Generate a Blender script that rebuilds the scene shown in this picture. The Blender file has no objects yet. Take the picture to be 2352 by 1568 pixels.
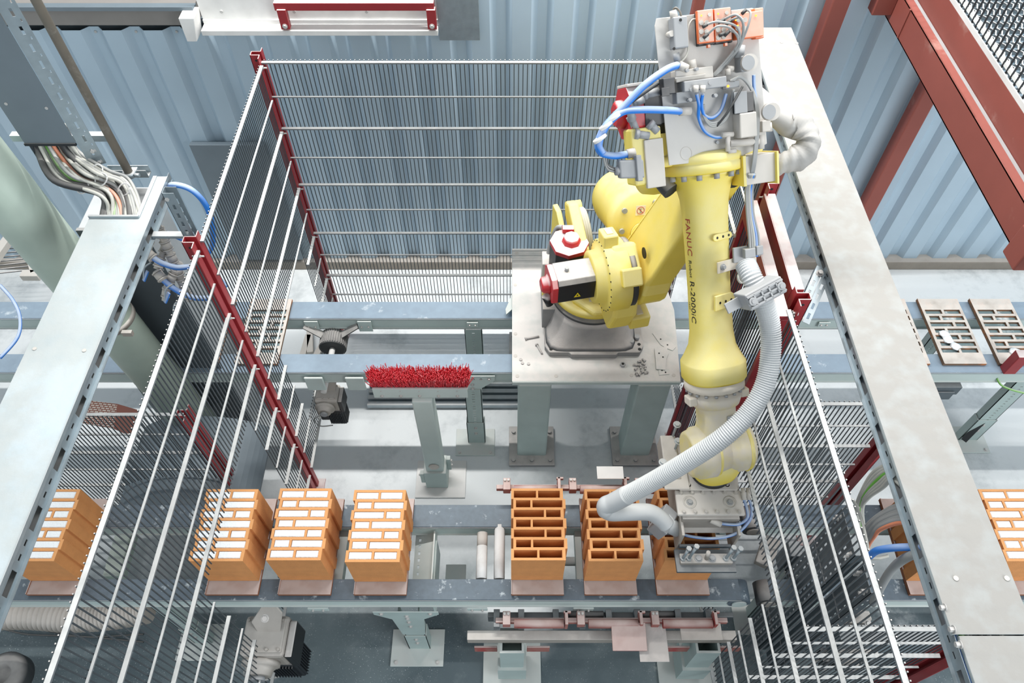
import bpy, math, random
from mathutils import Vector as V, Matrix
random.seed(7)
C = bpy.context.scene.collection
S = bpy.context.scene
pi = math.pi

# ---------------------------------------------------------------- camera
FPX = 1695.0; PITCH = math.radians(53.78); CAMZ = 4.4
cd = bpy.data.cameras.new('camera'); cam = bpy.data.objects.new('camera', cd); C.objects.link(cam)
cam.location = (0, 0, CAMZ); cam.rotation_euler = (pi/2 - PITCH, 0, 0)
cd.sensor_width = 36.0; cd.lens = FPX/2352*36; cd.clip_start = .05; cd.clip_end = 100
S.camera = cam
# ---------------------------------------------------------------- world, lights, exposure
w = bpy.data.worlds.new('world'); S.world = w; w.use_nodes = True
bg = w.node_tree.nodes['Background']; bg.inputs[0].default_value = (.88, .95, 1, 1); bg.inputs[1].default_value = .68
def area(name, loc, rot, sx, sy, power, col=(1, 1, 1)):
    l = bpy.data.lights.new(name, 'AREA'); l.shape = 'RECTANGLE'; l.size = sx; l.size_y = sy; l.energy = power; l.color = col
    o = bpy.data.objects.new(name, l); C.objects.link(o); o.location = loc; o.rotation_euler = rot; return o
area('strip_light', (0.2, 3.68, 5.6), (0, 0, 0), 7.0, .09, 390, (1, .985, .96))
_d = V((1.9, 4.0, 1.2)) - V((5.2, -2.4, 4.6))
area('side_fill_light', (5.2, -2.4, 4.6), _d.to_track_quat('-Z', 'Y').to_euler(), 3.5, 2.4, 250, (.93, .97, 1))  # unseen area light added to brighten the right part of the wall
S.view_settings.view_transform = 'Standard'; S.view_settings.look = 'None'
S.view_settings.exposure = 0.05; S.view_settings.gamma = 1; S.view_settings.use_curve_mapping = False

# ---------------------------------------------------------------- a pixel of the photograph as a point on a known plane of the place
COSP, SINP = math.cos(PITCH), math.sin(PITCH)
CAM = V((0, 0, CAMZ))
def ray(u, v):
    up = 784 - v
    return V((u - 1176, COSP*FPX + SINP*up, -(SINP*FPX - COSP*up)))
def at(u, v, z):
    r = ray(u, v); return CAM + r*((z - CAMZ)/r.z)
def aty(u, v, y):
    r = ray(u, v); return CAM + r*(y/r.y)
def atx(u, v, x):
    r = ray(u, v); return CAM + r*(x/r.x)
def atp(u, v, o, n):
    r = ray(u, v); return CAM + r*((o - CAM).dot(n)/r.dot(n))

# ---------------------------------------------------------------- materials
def lin(c):
    return tuple((x/255/12.92 if x/255 <= .04045 else ((x/255 + .055)/1.055)**2.4) for x in c) + (1,)
DUST = (222, 217, 212)
def mat(name, col, rough=.5, metal=0.0, dust=0.0, dcol=DUST, var=.08, scale=8.0, patch=0.0, pcol=None, bump=0.0, bscale=60, trans=0, emit=None, lo=.35, hi=.9):
    m = bpy.data.materials.new(name); m.use_nodes = True
    nt = m.node_tree; N = nt.nodes; L = nt.links
    b = N['Principled BSDF']; b.inputs['Roughness'].default_value = rough; b.inputs['Metallic'].default_value = metal
    tc = N.new('ShaderNodeTexCoord')
    n1 = N.new('ShaderNodeTexNoise'); n1.inputs['Scale'].default_value = scale; n1.inputs['Detail'].default_value = 6
    L.new(tc.outputs['Object'], n1.inputs['Vector'])
    hs = N.new('ShaderNodeHueSaturation'); hs.inputs['Color'].default_value = lin(col)
    mr = N.new('ShaderNodeMapRange'); mr.inputs[1].default_value = .3; mr.inputs[2].default_value = .7
    mr.inputs[3].default_value = 1 - var; mr.inputs[4].default_value = 1 + var
    L.new(n1.outputs['Fac'], mr.inputs[0]); L.new(mr.outputs[0], hs.inputs['Value'])
    out = hs.outputs['Color']
    def mix(fac, a, bcol):
        x = N.new('ShaderNodeMix'); x.data_type = 'RGBA'
        L.new(fac, x.inputs[0]); L.new(a, x.inputs[6]); x.inputs[7].default_value = lin(bcol)
        return x.outputs[2]
    if patch > 0:
        n2 = N.new('ShaderNodeTexNoise'); n2.inputs['Scale'].default_value = scale*.45; n2.inputs['Detail'].default_value = 9; n2.inputs['Roughness'].default_value = .65
        L.new(tc.outputs['Object'], n2.inputs['Vector'])
        m2 = N.new('ShaderNodeMapRange'); m2.inputs[1].default_value = .62 - patch*.3; m2.inputs[2].default_value = .72 - patch*.2
        L.new(n2.outputs['Fac'], m2.inputs[0]); out = mix(m2.outputs[0], out, pcol or dcol)
    if dust > 0:
        g = N.new('ShaderNodeNewGeometry'); sx = N.new('ShaderNodeSeparateXYZ'); L.new(g.outputs['Normal'], sx.inputs[0])
        m3 = N.new('ShaderNodeMapRange'); m3.inputs[1].default_value = lo; m3.inputs[2].default_value = hi; m3.inputs[3].default_value = 0; m3.inputs[4].default_value = dust
        L.new(sx.outputs['Z'], m3.inputs[0])
        n4 = N.new('ShaderNodeTexNoise'); n4.inputs['Scale'].default_value = 14; n4.inputs['Detail'].default_value = 8
        L.new(tc.outputs['Object'], n4.inputs['Vector'])
        m4 = N.new('ShaderNodeMapRange'); m4.inputs[1].default_value = .3; m4.inputs[2].default_value = .55; m4.inputs[3].default_value = .72; m4.inputs[4].default_value = 1.0
        L.new(n4.outputs['Fac'], m4.inputs[0])
        mu = N.new('ShaderNodeMath'); mu.operation = 'MULTIPLY'; mu.use_clamp = True
        L.new(m3.outputs[0], mu.inputs[0]); L.new(m4.outputs[0], mu.inputs[1])
        out = mix(mu.outputs[0], out, dcol)
        m5 = N.new('ShaderNodeMapRange'); m5.inputs[3].default_value = rough; m5.inputs[4].default_value = .85
        L.new(mu.outputs[0], m5.inputs[0]); L.new(m5.outputs[0], b.inputs['Roughness'])
        if metal > 0:
            m6 = N.new('ShaderNodeMapRange'); m6.inputs[3].default_value = metal; m6.inputs[4].default_value = 0
            L.new(mu.outputs[0], m6.inputs[0]); L.new(m6.outputs[0], b.inputs['Metallic'])
    L.new(out, b.inputs['Base Color'])
    if bump > 0:
        nb = N.new('ShaderNodeTexNoise'); nb.inputs['Scale'].default_value = bscale; nb.inputs['Detail'].default_value = 5
        L.new(tc.outputs['Object'], nb.inputs['Vector'])
        bp = N.new('ShaderNodeBump'); bp.inputs['Strength'].default_value = bump; bp.inputs['Distance'].default_value = .004
        L.new(nb.outputs['Fac'], bp.inputs['Height']); L.new(bp.outputs[0], b.inputs['Normal'])
    if emit:
        b.inputs['Emission Color'].default_value = lin(emit); b.inputs['Emission Strength'].default_value = 3
    return m

MT = {
 'cladding': mat('cladding_blue_grey', (178, 198, 212), .42, .08, var=.03, scale=3),
 'cladding_l': mat('cladding_grey', (112, 124, 132), .5, .1, var=.05),
 'brownband': mat('brown_grey_flashing', (138, 134, 130), .6, .1, var=.06),
 'cabside': mat('cabinet_side_grey', (165, 172, 176), .5, .1, dust=.3),
 'galv': mat('galvanised_steel', (160, 172, 178), .36, .55, dust=.55, var=.08, scale=22),
 'galv_clean': mat('galvanised_clean', (150, 163, 170), .35, .55, dust=.12, var=.1, scale=22),
 'galv_dark': mat('galvanised_dark', (92, 102, 108), .45, .4, dust=.3, var=.1, scale=22),
 'traycover': mat('dust_covered_tray_lid', (190, 200, 202), .6, .2, dust=.97, dcol=(163, 160, 155), bump=.8, bscale=16, var=.05),
 'traycover_l': mat('dust_stained_tray_lid', (176, 192, 198), .6, .2, dust=.40, dcol=(212, 205, 194), bump=.5, bscale=20, patch=.40, pcol=(190, 212, 224), scale=5),
 'wire': mat('fence_wire_grey', (66, 73, 78), .5, .2, dust=.9),  # dark reflections of galvanised wire put into the base colour
 'rail': mat('fence_rail_grey', (120, 126, 130), .5, .2, dust=1.0, dcol=(216, 216, 213), lo=.1, hi=.7),
 'red': mat('red_post_paint', (152, 44, 50), .42, 0, dust=.9, dcol=(222, 214, 211), var=.06, lo=.5, hi=.95),
 'bolt': mat('dusty_bolt', (190, 190, 188), .5, .2, dust=.8),
 'rust': mat('red_oxide_paint', (148, 80, 70), .6, 0, dust=.02, dcol=(190, 160, 150), patch=.06, pcol=(176, 134, 124), var=.06, scale=5),
 'green': mat('pale_green_grey_paint', (192, 207, 204), .5, 0, dust=.55, var=.04),
 'green_d': mat('green_grey_paint', (172, 189, 186), .55, 0, dust=.5, var=.06),
 'belt': mat('conveyor_belt', (140, 157, 172), .42, .05, patch=.06, pcol=(205, 214, 220), scale=20, var=.06),
 'belt_d': mat('conveyor_belt_dark', (92, 106, 117), .5, .05, patch=.12, pcol=(200, 210, 214), scale=40, var=.1),
 'dark': mat('dark_metal', (40, 44, 48), .5, .2, dust=.35),
 'black': mat('black_enamel', (24, 26, 28), .4, 0, dust=.95, lo=.55, hi=.9),
 'rubber': mat('dark_rubber', (55, 58, 60), .6, 0, dust=.5),
 'clay': mat('fired_clay', (212, 146, 88), .85, 0, dust=.55, dcol=(232, 172, 116), lo=.6, hi=.95, var=.07, scale=18, bump=.5, bscale=180),  # upward faces take a paler orange through the dust input
 'fill': mat('white_insulation', (240, 244, 246), .9, 0, bump=1.0, bscale=90, var=.03),
 'pallet': mat('dusty_mould_plate', (150, 98, 70), .8, .1, dust=.85, dcol=(204, 192, 188), scale=12, var=.15),
 'pallet_r': mat('rusty_mould_plate', (120, 96, 76), .8, .1, dust=.85, dcol=(222, 216, 208), patch=.35, pcol=(196, 120, 66), scale=14),
 'yellow': mat('robot_yellow', (238, 214, 70), .5, 0, dust=.70, dcol=(234, 226, 176), var=.03, lo=-.25, hi=.7, bump=.08, bscale=200),
 'yellow_d': mat('dust_covered_yellow', (238, 218, 80), .55, 0, dust=.75, dcol=(222, 214, 202), patch=.95, pcol=(218, 208, 192), scale=7, lo=-.5, hi=.6),
 'cream': mat('cream_dusty_plate', (212, 206, 198), .7, 0, dust=.7, dcol=(224, 218, 212)),
 'table': mat('dust_covered_plate', (170, 186, 182), .6, .05, dust=1.0, dcol=(224, 219, 214), bump=.4, bscale=40),
 'base': mat('cast_base_dusty', (120, 124, 126), .6, .1, dust=.95, dcol=(206, 200, 195), lo=-.1, hi=.6, bump=.4, bscale=120),
 'motorred': mat('motor_red_plastic', (196, 50, 56), .45, 0, dust=.9, dcol=(232, 226, 224), lo=.55, hi=.9),
 'white': mat('dusty_white_paint', (226, 226, 224), .6, 0, dust=.3),
 'plate': mat('control_plate', (200, 198, 194), .6, .05, dust=.75, dcol=(208, 204, 198), lo=.1, hi=.8, bump=.15),
 'grey': mat('grey_plastic', (150, 153, 156), .5, 0, dust=.5, dcol=(205, 203, 200)),
 'beige': mat('dusty_beige', (200, 195, 187), .65, 0, dust=.6, dcol=(212, 206, 199)),
 'orange': mat('orange_plastic', (236, 118, 62), .45, 0, dust=.72, dcol=(228, 204, 190), lo=.3, hi=.62),
 'lamp': mat('amber_led', (255, 170, 40), .3, emit=(255, 170, 40)),
 'hose': mat('grey_corrugated_hose', (184, 188, 190), .5, 0, dust=.7, dcol=(222, 223, 222), lo=.1, hi=.8),
 'fabric': mat('grey_fabric_sleeve', (172, 170, 166), .75, 0, dust=.4, dcol=(200, 197, 192), bump=.4, bscale=30),
 'blue': mat('blue_air_hose', (40, 128, 222), .35, 0, dust=.8, dcol=(200, 209, 216), lo=.1, hi=.8),
 'cable': mat('grey_cable', (150, 152, 152), .5, 0, dust=.6, dcol=(205, 203, 196)),
 'cable_l': mat('pale_cable', (186, 186, 178), .5, 0, dust=.6, dcol=(212, 210, 200)),
 'cable_b': mat('black_cable', (46, 48, 50), .5, 0, dust=.5, dcol=(150, 148, 144)),
 'cable_g': mat('green_yellow_cable', (110, 180, 70), .5, 0, dust=.6, dcol=(205, 206, 190)),
 'cable_o': mat('orange_cable', (226, 140, 104), .5, 0, dust=.4),
 'duct': mat('pale_green_duct', (176, 192, 180), .5, .1, dust=.3, var=.05),
 'cabinet': mat('dark_slate_cabinet', (72, 80, 86), .5, .1, dust=.4, var=.05),
 'conduit': mat('weathered_conduit', (120, 114, 104), .6, .2, dust=.3, patch=.3, pcol=(150, 146, 138), scale=20),
 'pink': mat('dusty_red_clamp', (158, 104, 96), .7, 0, dust=.85, dcol=(214, 196, 190), patch=.25, pcol=(160, 60, 58), scale=14),
 'roller': mat('dusty_roller', (150, 146, 140), .7, .1, dust=.98, dcol=(232, 232, 230), lo=.0, hi=.5),
 'bristle': mat('red_bristle', (220, 60, 72), .45, 0, var=.15, scale=60, patch=.2, pcol=(226, 150, 156)),
 'concrete_curb': mat('concrete_kerb', (150, 142, 132), .85, 0, dust=.3, bump=.4),
 'pocket': mat('teal_pocket', (118, 140, 144), .6, patch=.3, pcol=(214, 222, 224), scale=20),
 'label': mat('yellow_sticker', (245, 220, 30), .5), 'ink': mat('black_ink', (30, 30, 28), .6),
 'redink': mat('red_ink', (178, 62, 52), .6), 'whitesticker': mat('white_sticker', (236, 226, 214), .6),
 'gear': mat('dusty_gearbox', (158, 152, 144), .7, .1, dust=.9, dcol=(208, 202, 195), lo=.1, hi=.7, bump=.3),
}

def ripple(m):
    nt = m.node_tree; N = nt.nodes; L = nt.links; b = N['Principled BSDF']; old = b.inputs['Normal'].links[0].from_node
    g = N.new('ShaderNodeNewGeometry'); wv = N.new('ShaderNodeTexWave'); wv.bands_direction = 'Y'; wv.inputs['Scale'].default_value = 4.5; wv.inputs['Distortion'].default_value = .8
    L.new(g.outputs['Position'], wv.inputs['Vector']); bp = N.new('ShaderNodeBump'); bp.inputs['Strength'].default_value = .35; bp.inputs['Distance'].default_value = .004
    L.new(wv.outputs['Fac'], bp.inputs['Height']); L.new(old.outputs[0], bp.inputs['Normal']); L.new(bp.outputs[0], b.inputs['Normal'])
ripple(MT['traycover'])
# ---------------------------------------------------------------- mesh collector
def basis(d, up=V((0, 0, 1))):
    d = d.normalized()
    if abs(d.dot(up)) > .98: up = V((0, 1, 0))
    x = d.cross(up).normalized(); y = x.cross(d).normalized()
    return x, y, d
class M:
    def __init__(s): s.v = []; s.f = []; s.sm = []
    def add(s, vs, fs, sm=False):
        k = len(s.v); s.v += [V(p) for p in vs]; s.f += [tuple(i + k for i in f) for f in fs]
        s.sm += (sm if isinstance(sm, list) else [sm]*len(fs)); return s
    def obox(s, o, X, Y, Z):                     # corner + three edge vectors
        o, X, Y, Z = V(o), V(X), V(Y), V(Z)
        vs = [o, o+X, o+X+Y, o+Y, o+Z, o+X+Z, o+X+Y+Z, o+Y+Z]
        fs = [(0, 3, 2, 1), (4, 5, 6, 7), (0, 1, 5, 4), (1, 2, 6, 5), (2, 3, 7, 6), (3, 0, 4, 7)]
        if X.cross(Y).dot(Z) < 0: fs = [f[::-1] for f in fs]
        return s.add(vs, fs)
    def box(s, x0, x1, y0, y1, z0, z1): return s.obox((x0, y0, z0), (x1-x0, 0, 0), (0, y1-y0, 0), (0, 0, z1-z0))
    def cbox(s, c, X, Y, Z, hx, hy, hz):
        X, Y, Z = V(X).normalized(), V(Y).normalized(), V(Z).normalized()
        return s.obox(V(c) - X*hx - Y*hy - Z*hz, X*2*hx, Y*2*hy, Z*2*hz)
    def bar(s, a, b, w, h, up=V((0, 0, 1))):
        a, b = V(a), V(b); x, y, d = basis(b - a, V(up)); return s.obox(a - x*w/2 - y*h/2, x*w, y*h, b - a)
    def loft(s, rings, sm=True, cap=True):
        n = len(rings[0]); vs = [p for r in rings for p in r]; fs = []
        for i in range(len(rings) - 1):
            for j in range(n):
                k = (j + 1) % n; fs.append((i*n + j, i*n + k, (i+1)*n + k, (i+1)*n + j))
        fl = [sm]*len(fs)
        if cap: fs += [tuple(range(n))[::-1], tuple((len(rings)-1)*n + j for j in range(n))]; fl += [False, False]
        return s.add(vs, fs, fl)
    def cyl(s, a, b, r, r2=None, n=16, sm=True, cap=True, rot=0):
        a, b = V(a), V(b); r2 = r if r2 is None else r2; x, y, d = basis(b - a)
        R = lambda o, q: [o + (x*math.cos(rot + 2*pi*j/n) + y*math.sin(rot + 2*pi*j/n))*q for j in range(n)]
        return s.loft([R(a, r), R(b, r2)], sm, cap)
    def lathe(s, o, ax, prof, n=24, e=2.0, X=None, sm=True, split=True):   # prof: (t, r); e: superellipse exponent
        o, ax = V(o), V(ax).normalized(); x, y, d = basis(ax)
        if X is not None: x = V(X).normalized(); y = ax.cross(x).normalized()
        def R(t, r):
            q = []
            for j in range(n):
                a = 2*pi*j/n; c_, s_ = math.cos(a), math.sin(a)
                k = (abs(c_)**e + abs(s_)**e)**(-1/e); q.append(o + ax*t + (x*c_ + y*s_)*r*k)
            return q
        return s.loft([R(t, r) for t, r in prof], sm)
    def tube(s, pts, r, n=8, sm=True, closed=False, rf=None):
        pts = [V(p) for p in pts]; rings = []; x = None
        for i, p in enumerate(pts):
            d = (pts[min(i+1, len(pts)-1)] - pts[max(i-1, 0)]).normalized()
            if x is None: x = basis(d)[0]
            x = (x - d*x.dot(d)).normalized(); y = d.cross(x)
            rr = rf(i) if rf else r
            rings.append([p + (x*math.cos(2*pi*j/n) + y*math.sin(2*pi*j/n))*(rr[j] if isinstance(rr, list) else rr) for j in range(n)])
        return s.loft(rings, sm)
    def prism(s, poly, o, X, Y, Z, sm=False):    # poly in (X, Y), extruded by vector Z
        o, X, Y, Z = V(o), V(X), V(Y), V(Z); a = [o + X*p[0] + Y*p[1] for p in poly]
        if X.cross(Y).dot(Z) < 0: a = a[::-1]
        return s.loft([a, [p + Z for p in a]], sm)
    def perf(s, xs, ys, solid, o, X, Y, Z):      # grid plate with openings; solid(cx, cy)
        o, X, Y, Z = V(o), V(X), V(Y), V(Z); fl = X.cross(Y).dot(Z) < 0
        xs = sorted(set(round(q, 6) for q in xs)); ys = sorted(set(round(q, 6) for q in ys))
        nx, ny = len(xs) - 1, len(ys) - 1; idx = {}; vs = []; fs = []
        g = [[solid((xs[i]+xs[i+1])/2, (ys[j]+ys[j+1])/2) for j in range(ny)] for i in range(nx)]
        def P(i, j, k):
            q = (i, j, k)
            if q not in idx: idx[q] = len(vs); vs.append(o + X*xs[i] + Y*ys[j] + Z*k)
            return idx[q]
        G = lambda i, j: 0 <= i < nx and 0 <= j < ny and g[i][j]
        for i in range(nx):
            for j in range(ny):
                if not g[i][j]: continue
                fs.append((P(i, j, 1), P(i+1, j, 1), P(i+1, j+1, 1), P(i, j+1, 1)))
                fs.append((P(i, j, 0), P(i, j+1, 0), P(i+1, j+1, 0), P(i+1, j, 0)))
                if not G(i-1, j): fs.append((P(i, j, 0), P(i, j, 1), P(i, j+1, 1), P(i, j+1, 0)))
                if not G(i+1, j): fs.append((P(i+1, j, 0), P(i+1, j+1, 0), P(i+1, j+1, 1), P(i+1, j, 1)))
                if not G(i, j-1): fs.append((P(i, j, 0), P(i+1, j, 0), P(i+1, j, 1), P(i, j, 1)))
                if not G(i, j+1): fs.append((P(i, j+1, 0), P(i, j+1, 1), P(i+1, j+1, 1), P(i+1, j+1, 0)))
        if fl: fs = [f[::-1] for f in fs]
        return s.add(vs, fs)
    def slots(s, L, H, holes, o, X, Y, Z):       # plate L x H with rectangular holes
        xs = [0, L] + [q for h in holes for q in h[:2]]; ys = [0, H] + [q for h in holes for q in h[2:]]
        return s.perf(xs, ys, lambda a, b: not any(h[0] < a < h[1] and h[2] < b < h[3] for h in holes), o, X, Y, Z)

OFF = {}
PLURAL = {'bolts', 'anchor_bolts', 'foot_bolts', 'sheet_screws', 'rivets', 'pins', 'plate_bolts', 'base_bolts', 'bolt_holes', 'box_holes', 'ring_bolts', 'flange_bolts', 'threaded_holes', 'cover_bolts', 'cooling_fins', 'ribs', 'clamp_bolts', 'plug_holes', 'clamp_ribs', 'clamp_screws', 'strut_bolts', 'joint_bolts', 'cover_screws', 'cap_bolts'}
def setp(o, label=None, cat=None, group=None, kind=None):
    if label: o['label'] = label
    if cat: o['category'] = cat
    if group: o['group'] = group
    if kind: o['kind'] = kind
    return o
def thing(name, label, cat, loc=(0, 0, 0), group=None):
    o = bpy.data.objects.new(name, None); C.objects.link(o); o.location = loc; o.empty_display_size = .1
    OFF[o.name] = V(loc); return setp(o, label, cat, group)
def mk(name, m, mt, parent=None, bevel=0, label=None, kind=None, cat=None, group=None, seg=2, subs=0):
    me = bpy.data.meshes.new(name)
    if parent is not None: off = OFF[parent.name]
    else:
        xs = [p.x for p in m.v]; ys = [p.y for p in m.v]
        off = V(((min(xs)+max(xs))/2, (min(ys)+max(ys))/2, min(p.z for p in m.v)))
    me.from_pydata([tuple(p - off) for p in m.v], [], m.f); me.polygons.foreach_set('use_smooth', m.sm)
    me.materials.append(MT[mt]); me.update()
    o = bpy.data.objects.new(name, me); C.objects.link(o)
    if parent is not None: o.parent = parent; OFF[o.name] = off
    else: o.location = off; OFF[o.name] = off
    if bevel:
        b = o.modifiers.new('bevel', 'BEVEL'); b.width = bevel; b.segments = seg; b.limit_method = 'ANGLE'; b.angle_limit = math.radians(35)
    if subs:
        b = o.modifiers.new('subdivision', 'SUBSURF'); b.levels = subs; b.render_levels = subs
    if kind is None and parent is not None and name in PLURAL: kind = 'stuff'
    return setp(o, label, cat, group, kind)
def dup(o, loc, label=None, parent=None):
    c = o.copy(); C.objects.link(c)
    if parent is not None: c.parent = parent
    else: c.location = loc
    if label: c['label'] = label
    for ch in list(o.children): dup(ch, None, None, c)
    return c
def spline(pts, n=8):
    pts = [V(p) for p in pts]; out = []
    for i in range(len(pts) - 1):
        p0, p1, p2, p3 = pts[max(i-1, 0)], pts[i], pts[i+1], pts[min(i+2, len(pts)-1)]
        for k in range(n):
            t = k/n
            out.append(.5*((2*p1) + (p2-p0)*t + (2*p0-5*p1+4*p2-p3)*t*t + (3*p1-p0-3*p2+p3)*t**3))
    return out + [pts[-1]]
def P3(*q): return [at(*p) for p in q]           # (u, v, z) triples
def tubes(name, pts, r, mt, parent=None, n=8, k=8, **kw): return mk(name, M().tube(spline(pts, k), r, n), mt, parent, **kw)
def bolt(m, p, d, r=.008, h=.007, washer=True):
    p, d = V(p), V(d).normalized()
    if washer: m.cyl(p, p + d*.002, r*1.5, n=12)
    m.cyl(p, p + d*(h + .002), r, n=6, sm=False); return m
X_, Y_, Z_ = V((1, 0, 0)), V((0, 1, 0)), V((0, 0, 1))
# ================================================================ THE SETTING
def floor_mat():
    m = bpy.data.materials.new('concrete_floor'); m.use_nodes = True; nt = m.node_tree; N = nt.nodes; L = nt.links
    b = N['Principled BSDF']; b.inputs['Roughness'].default_value = .6
    tc = N.new('ShaderNodeTexCoord'); ge = N.new('ShaderNodeNewGeometry'); sp = N.new('ShaderNodeSeparateXYZ'); L.new(ge.outputs['Position'], sp.inputs[0])
    def noise(s, d=8, r=.6):
        n = N.new('ShaderNodeTexNoise'); n.inputs['Scale'].default_value = s; n.inputs['Detail'].default_value = d; n.inputs['Roughness'].default_value = r
        L.new(tc.outputs['Object'], n.inputs['Vector']); return n.outputs['Fac']
    def mr(x, a, c_, lo, hi, sm=True):
        q = N.new('ShaderNodeMapRange'); q.interpolation_type = 'SMOOTHSTEP' if sm else 'LINEAR'
        for i, k in zip((1, 2, 3, 4), (a, c_, lo, hi)): q.inputs[i].default_value = k
        L.new(x, q.inputs[0]); return q.outputs[0]
    def mth(op, a, c_):
        q = N.new('ShaderNodeMath'); q.operation = op
        for i, k in enumerate((a, c_)):
            if isinstance(k, (int, float)): q.inputs[i].default_value = k
            else: L.new(k, q.inputs[i])
        return q.outputs[0]
    def mix(f, a, c_):
        q = N.new('ShaderNodeMix'); q.data_type = 'RGBA'; L.new(f, q.inputs[0])
        for i, k in ((6, a), (7, c_)):
            if isinstance(k, tuple): q.inputs[i].default_value = lin(k)
            else: L.new(k, q.inputs[i])
        return q.outputs[2]
    col = mix(mr(noise(1.3), .35, .65, 0, 1), (84, 98, 104), (112, 126, 130))
    col = mix(mr(noise(6), .5, .75, 0, .5), col, (140, 150, 152))
    # dust has blown over the area behind the front conveyor; bare concrete in front
    zone = mr(mth('ADD', sp.outputs['Y'], mth('MULTIPLY', noise(1.6), .9)), 1.65, 2.35, 0.0, 1.0)
    d = mth('MULTIPLY', zone, mr(noise(2.2, 10, .7), .3, .52, .62, 1))
    d2 = mth('MAXIMUM', d, mr(noise(1.1, 10, .75), .58, .74, 0, .75))
    d3 = mth('MAXIMUM', d2, mth('MULTIPLY', mr(noise(160, 2, .5), .66, .72, 0, .8), mr(noise(3), .4, .6, .1, 1)))
    # powder heaped round the brush post
    def near(cx, cy, r0, r1):
        vm = N.new('ShaderNodeVectorMath'); vm.operation = 'DISTANCE'; L.new(ge.outputs['Position'], vm.inputs[0]); vm.inputs[1].default_value = (cx, cy, 0)
        return mr(mth('ADD', vm.outputs['Value'], mth('MULTIPLY', noise(5), .25)), r0, r1, 1, 0)
    d3 = mth('MAXIMUM', d3, mth('MAXIMUM', near(-.32, 2.02, .42, .62), near(.0, 1.35, .25, .5)))
    col = mix(d3, col, (222, 226, 227))
    L.new(col, b.inputs['Base Color'])
    bp = N.new('ShaderNodeBump'); bp.inputs['Strength'].default_value = .15; bp.inputs['Distance'].default_value = .01
    L.new(noise(40), bp.inputs['Height']); L.new(bp.outputs[0], b.inputs['Normal'])
    return m
MT['floor'] = floor_mat()
mk('floor', M().box(-5, 6.5, -1.6, 4.35, -.12, 0), 'floor', kind='structure')
mk('trim_1', M().box(-5, 6.5, 3.93, 4.3, 0, .09), 'concrete_curb', kind='structure', bevel=.01)

# corrugated wall: sheets of four ribs each
wall = thing('wall_back', None, None, (0, 3.97, .09)); wall['kind'] = 'structure'
PW = .237; YW = 3.97; DEP = .042
def sheet(x0, n, z0, z1, y=YW):
    pts = []
    for i in range(n):
        x = x0 + i*PW
        pts += [(x, y), (x + .055, y), (x + .092, y + DEP), (x + .147, y + DEP), (x + .184, y)]
    pts += [(x0 + n*PW, y)]
    back = [(a, b + .0035) for a, b in pts[::-1]]
    poly = pts + back; m = M()
    k = len(pts); vs = [V((a, b, z0)) for a, b in poly] + [V((a, b, z1)) for a, b in poly]; nn = len(poly); fs = []
    for j in range(nn):
        q = (j + 1) % nn; fs.append((j, q, nn + q, nn + j))
    for j in range(k - 1):
        a, b_ = j, j + 1; c_, d_ = nn - 1 - j, nn - 2 - j
        fs.append((a, c_, d_, b_)); fs.append((nn + a, nn + b_, nn + d_, nn + c_))
    return m.add(vs, fs)
xs0 = -.42 - 4*4*PW
sheets_l = []
x = xs0
while x < -.43: sheets_l.append(x); x += 4*PW
xr = x
for i, a in enumerate(sheets_l):
    o = mk('cladding_sheet', sheet(a, 4, .09, 2.02), 'cladding', wall)
    s = M()
    for k in range(4): s.cyl((a + k*PW + .119, YW + DEP - .001, 1.99), (a + k*PW + .119, YW + DEP - .007, 1.99), .008, n=6, sm=False)
    mk('sheet_screws', s, 'bolt', o)
x = xr
while x < 5.2:
    mk('cladding_sheet', sheet(x, 4, .09, 3.3), 'cladding', wall); x += 4*PW
mk('backing_sheet', M().box(-4.6, xr, 4.09, 4.12, .09, 3.3), 'cladding_l', wall)
mk('trim_2', M().box(-4.3, -1.80, 3.955, 4.08, 2.06, 2.155), 'brownband', kind='structure', bevel=.004)
mk('trim_3', M().box(-4.3, -1.78, 3.925, 3.99, 2.165, 2.175).box(-4.3, -1.78, 3.92, 3.926, 2.165, 2.19), 'cladding_l', kind='structure', bevel=.002)
mk('trim_4', M().box(-4.3, -.42, 4.03, 4.09, 2.035, 2.06), 'cladding_l', kind='structure')
# white sill channel with red brackets, upper middle
t = thing('sill_channel', 'white painted steel channel along the top of the blue-grey wall sheets', 'channel', (-1.09, 3.9, 2.05))
mk('channel_body', M().box(-1.757, -.42, 3.875, 3.96, 2.045, 2.075).box(-1.757, -.42, 3.945, 3.96, 2.075, 2.10).box(-1.757, -.42, 3.955, 3.965, 2.10, 2.25), 'white', t, bevel=.002)
mk('end_bracket', M().prism([(0, 0), (.055, .0), (.085, .14), (0, .14)], (-1.84, 3.84, 2.03), X_, Z_, Y_*.12), 'white', t, bevel=.003)
for u in (509, 676, 842):
    q = aty(u, 26, 3.955); mk('rivet', M().cyl(q, q - Y_*.008, .009, n=10), 'bolt', t)
t = thing('top_rail', 'red rail standing on two bolted red brackets above the white channel', 'rail', (-.87, 3.88, 2.09))
mk('rail_bar', M().box(-1.31, -.43, 3.88, 3.93, 2.19, 2.235), 'red', t, bevel=.003)
for u in (648, 990):
    xx = aty(u, 20, 3.9).x
    br = mk('bracket', M().box(xx - .025, xx + .025, 3.87, 3.91, 2.085, 2.20), 'red', t, bevel=.003)
    mk('bolt', bolt(M(), (xx, 3.87, 2.105), -Y_, .010), 'bolt', br)
mk('cover_plate', M().box(-.418, -.185, 3.925, 3.93, 1.985, 2.6), 'galv_clean', cat='plate', label='flat galvanised cover plate beside the right end of the white channel', bevel=.002)
p0 = aty(434, 332, 3.93); p1 = aty(560, 332, 3.93)
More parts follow.
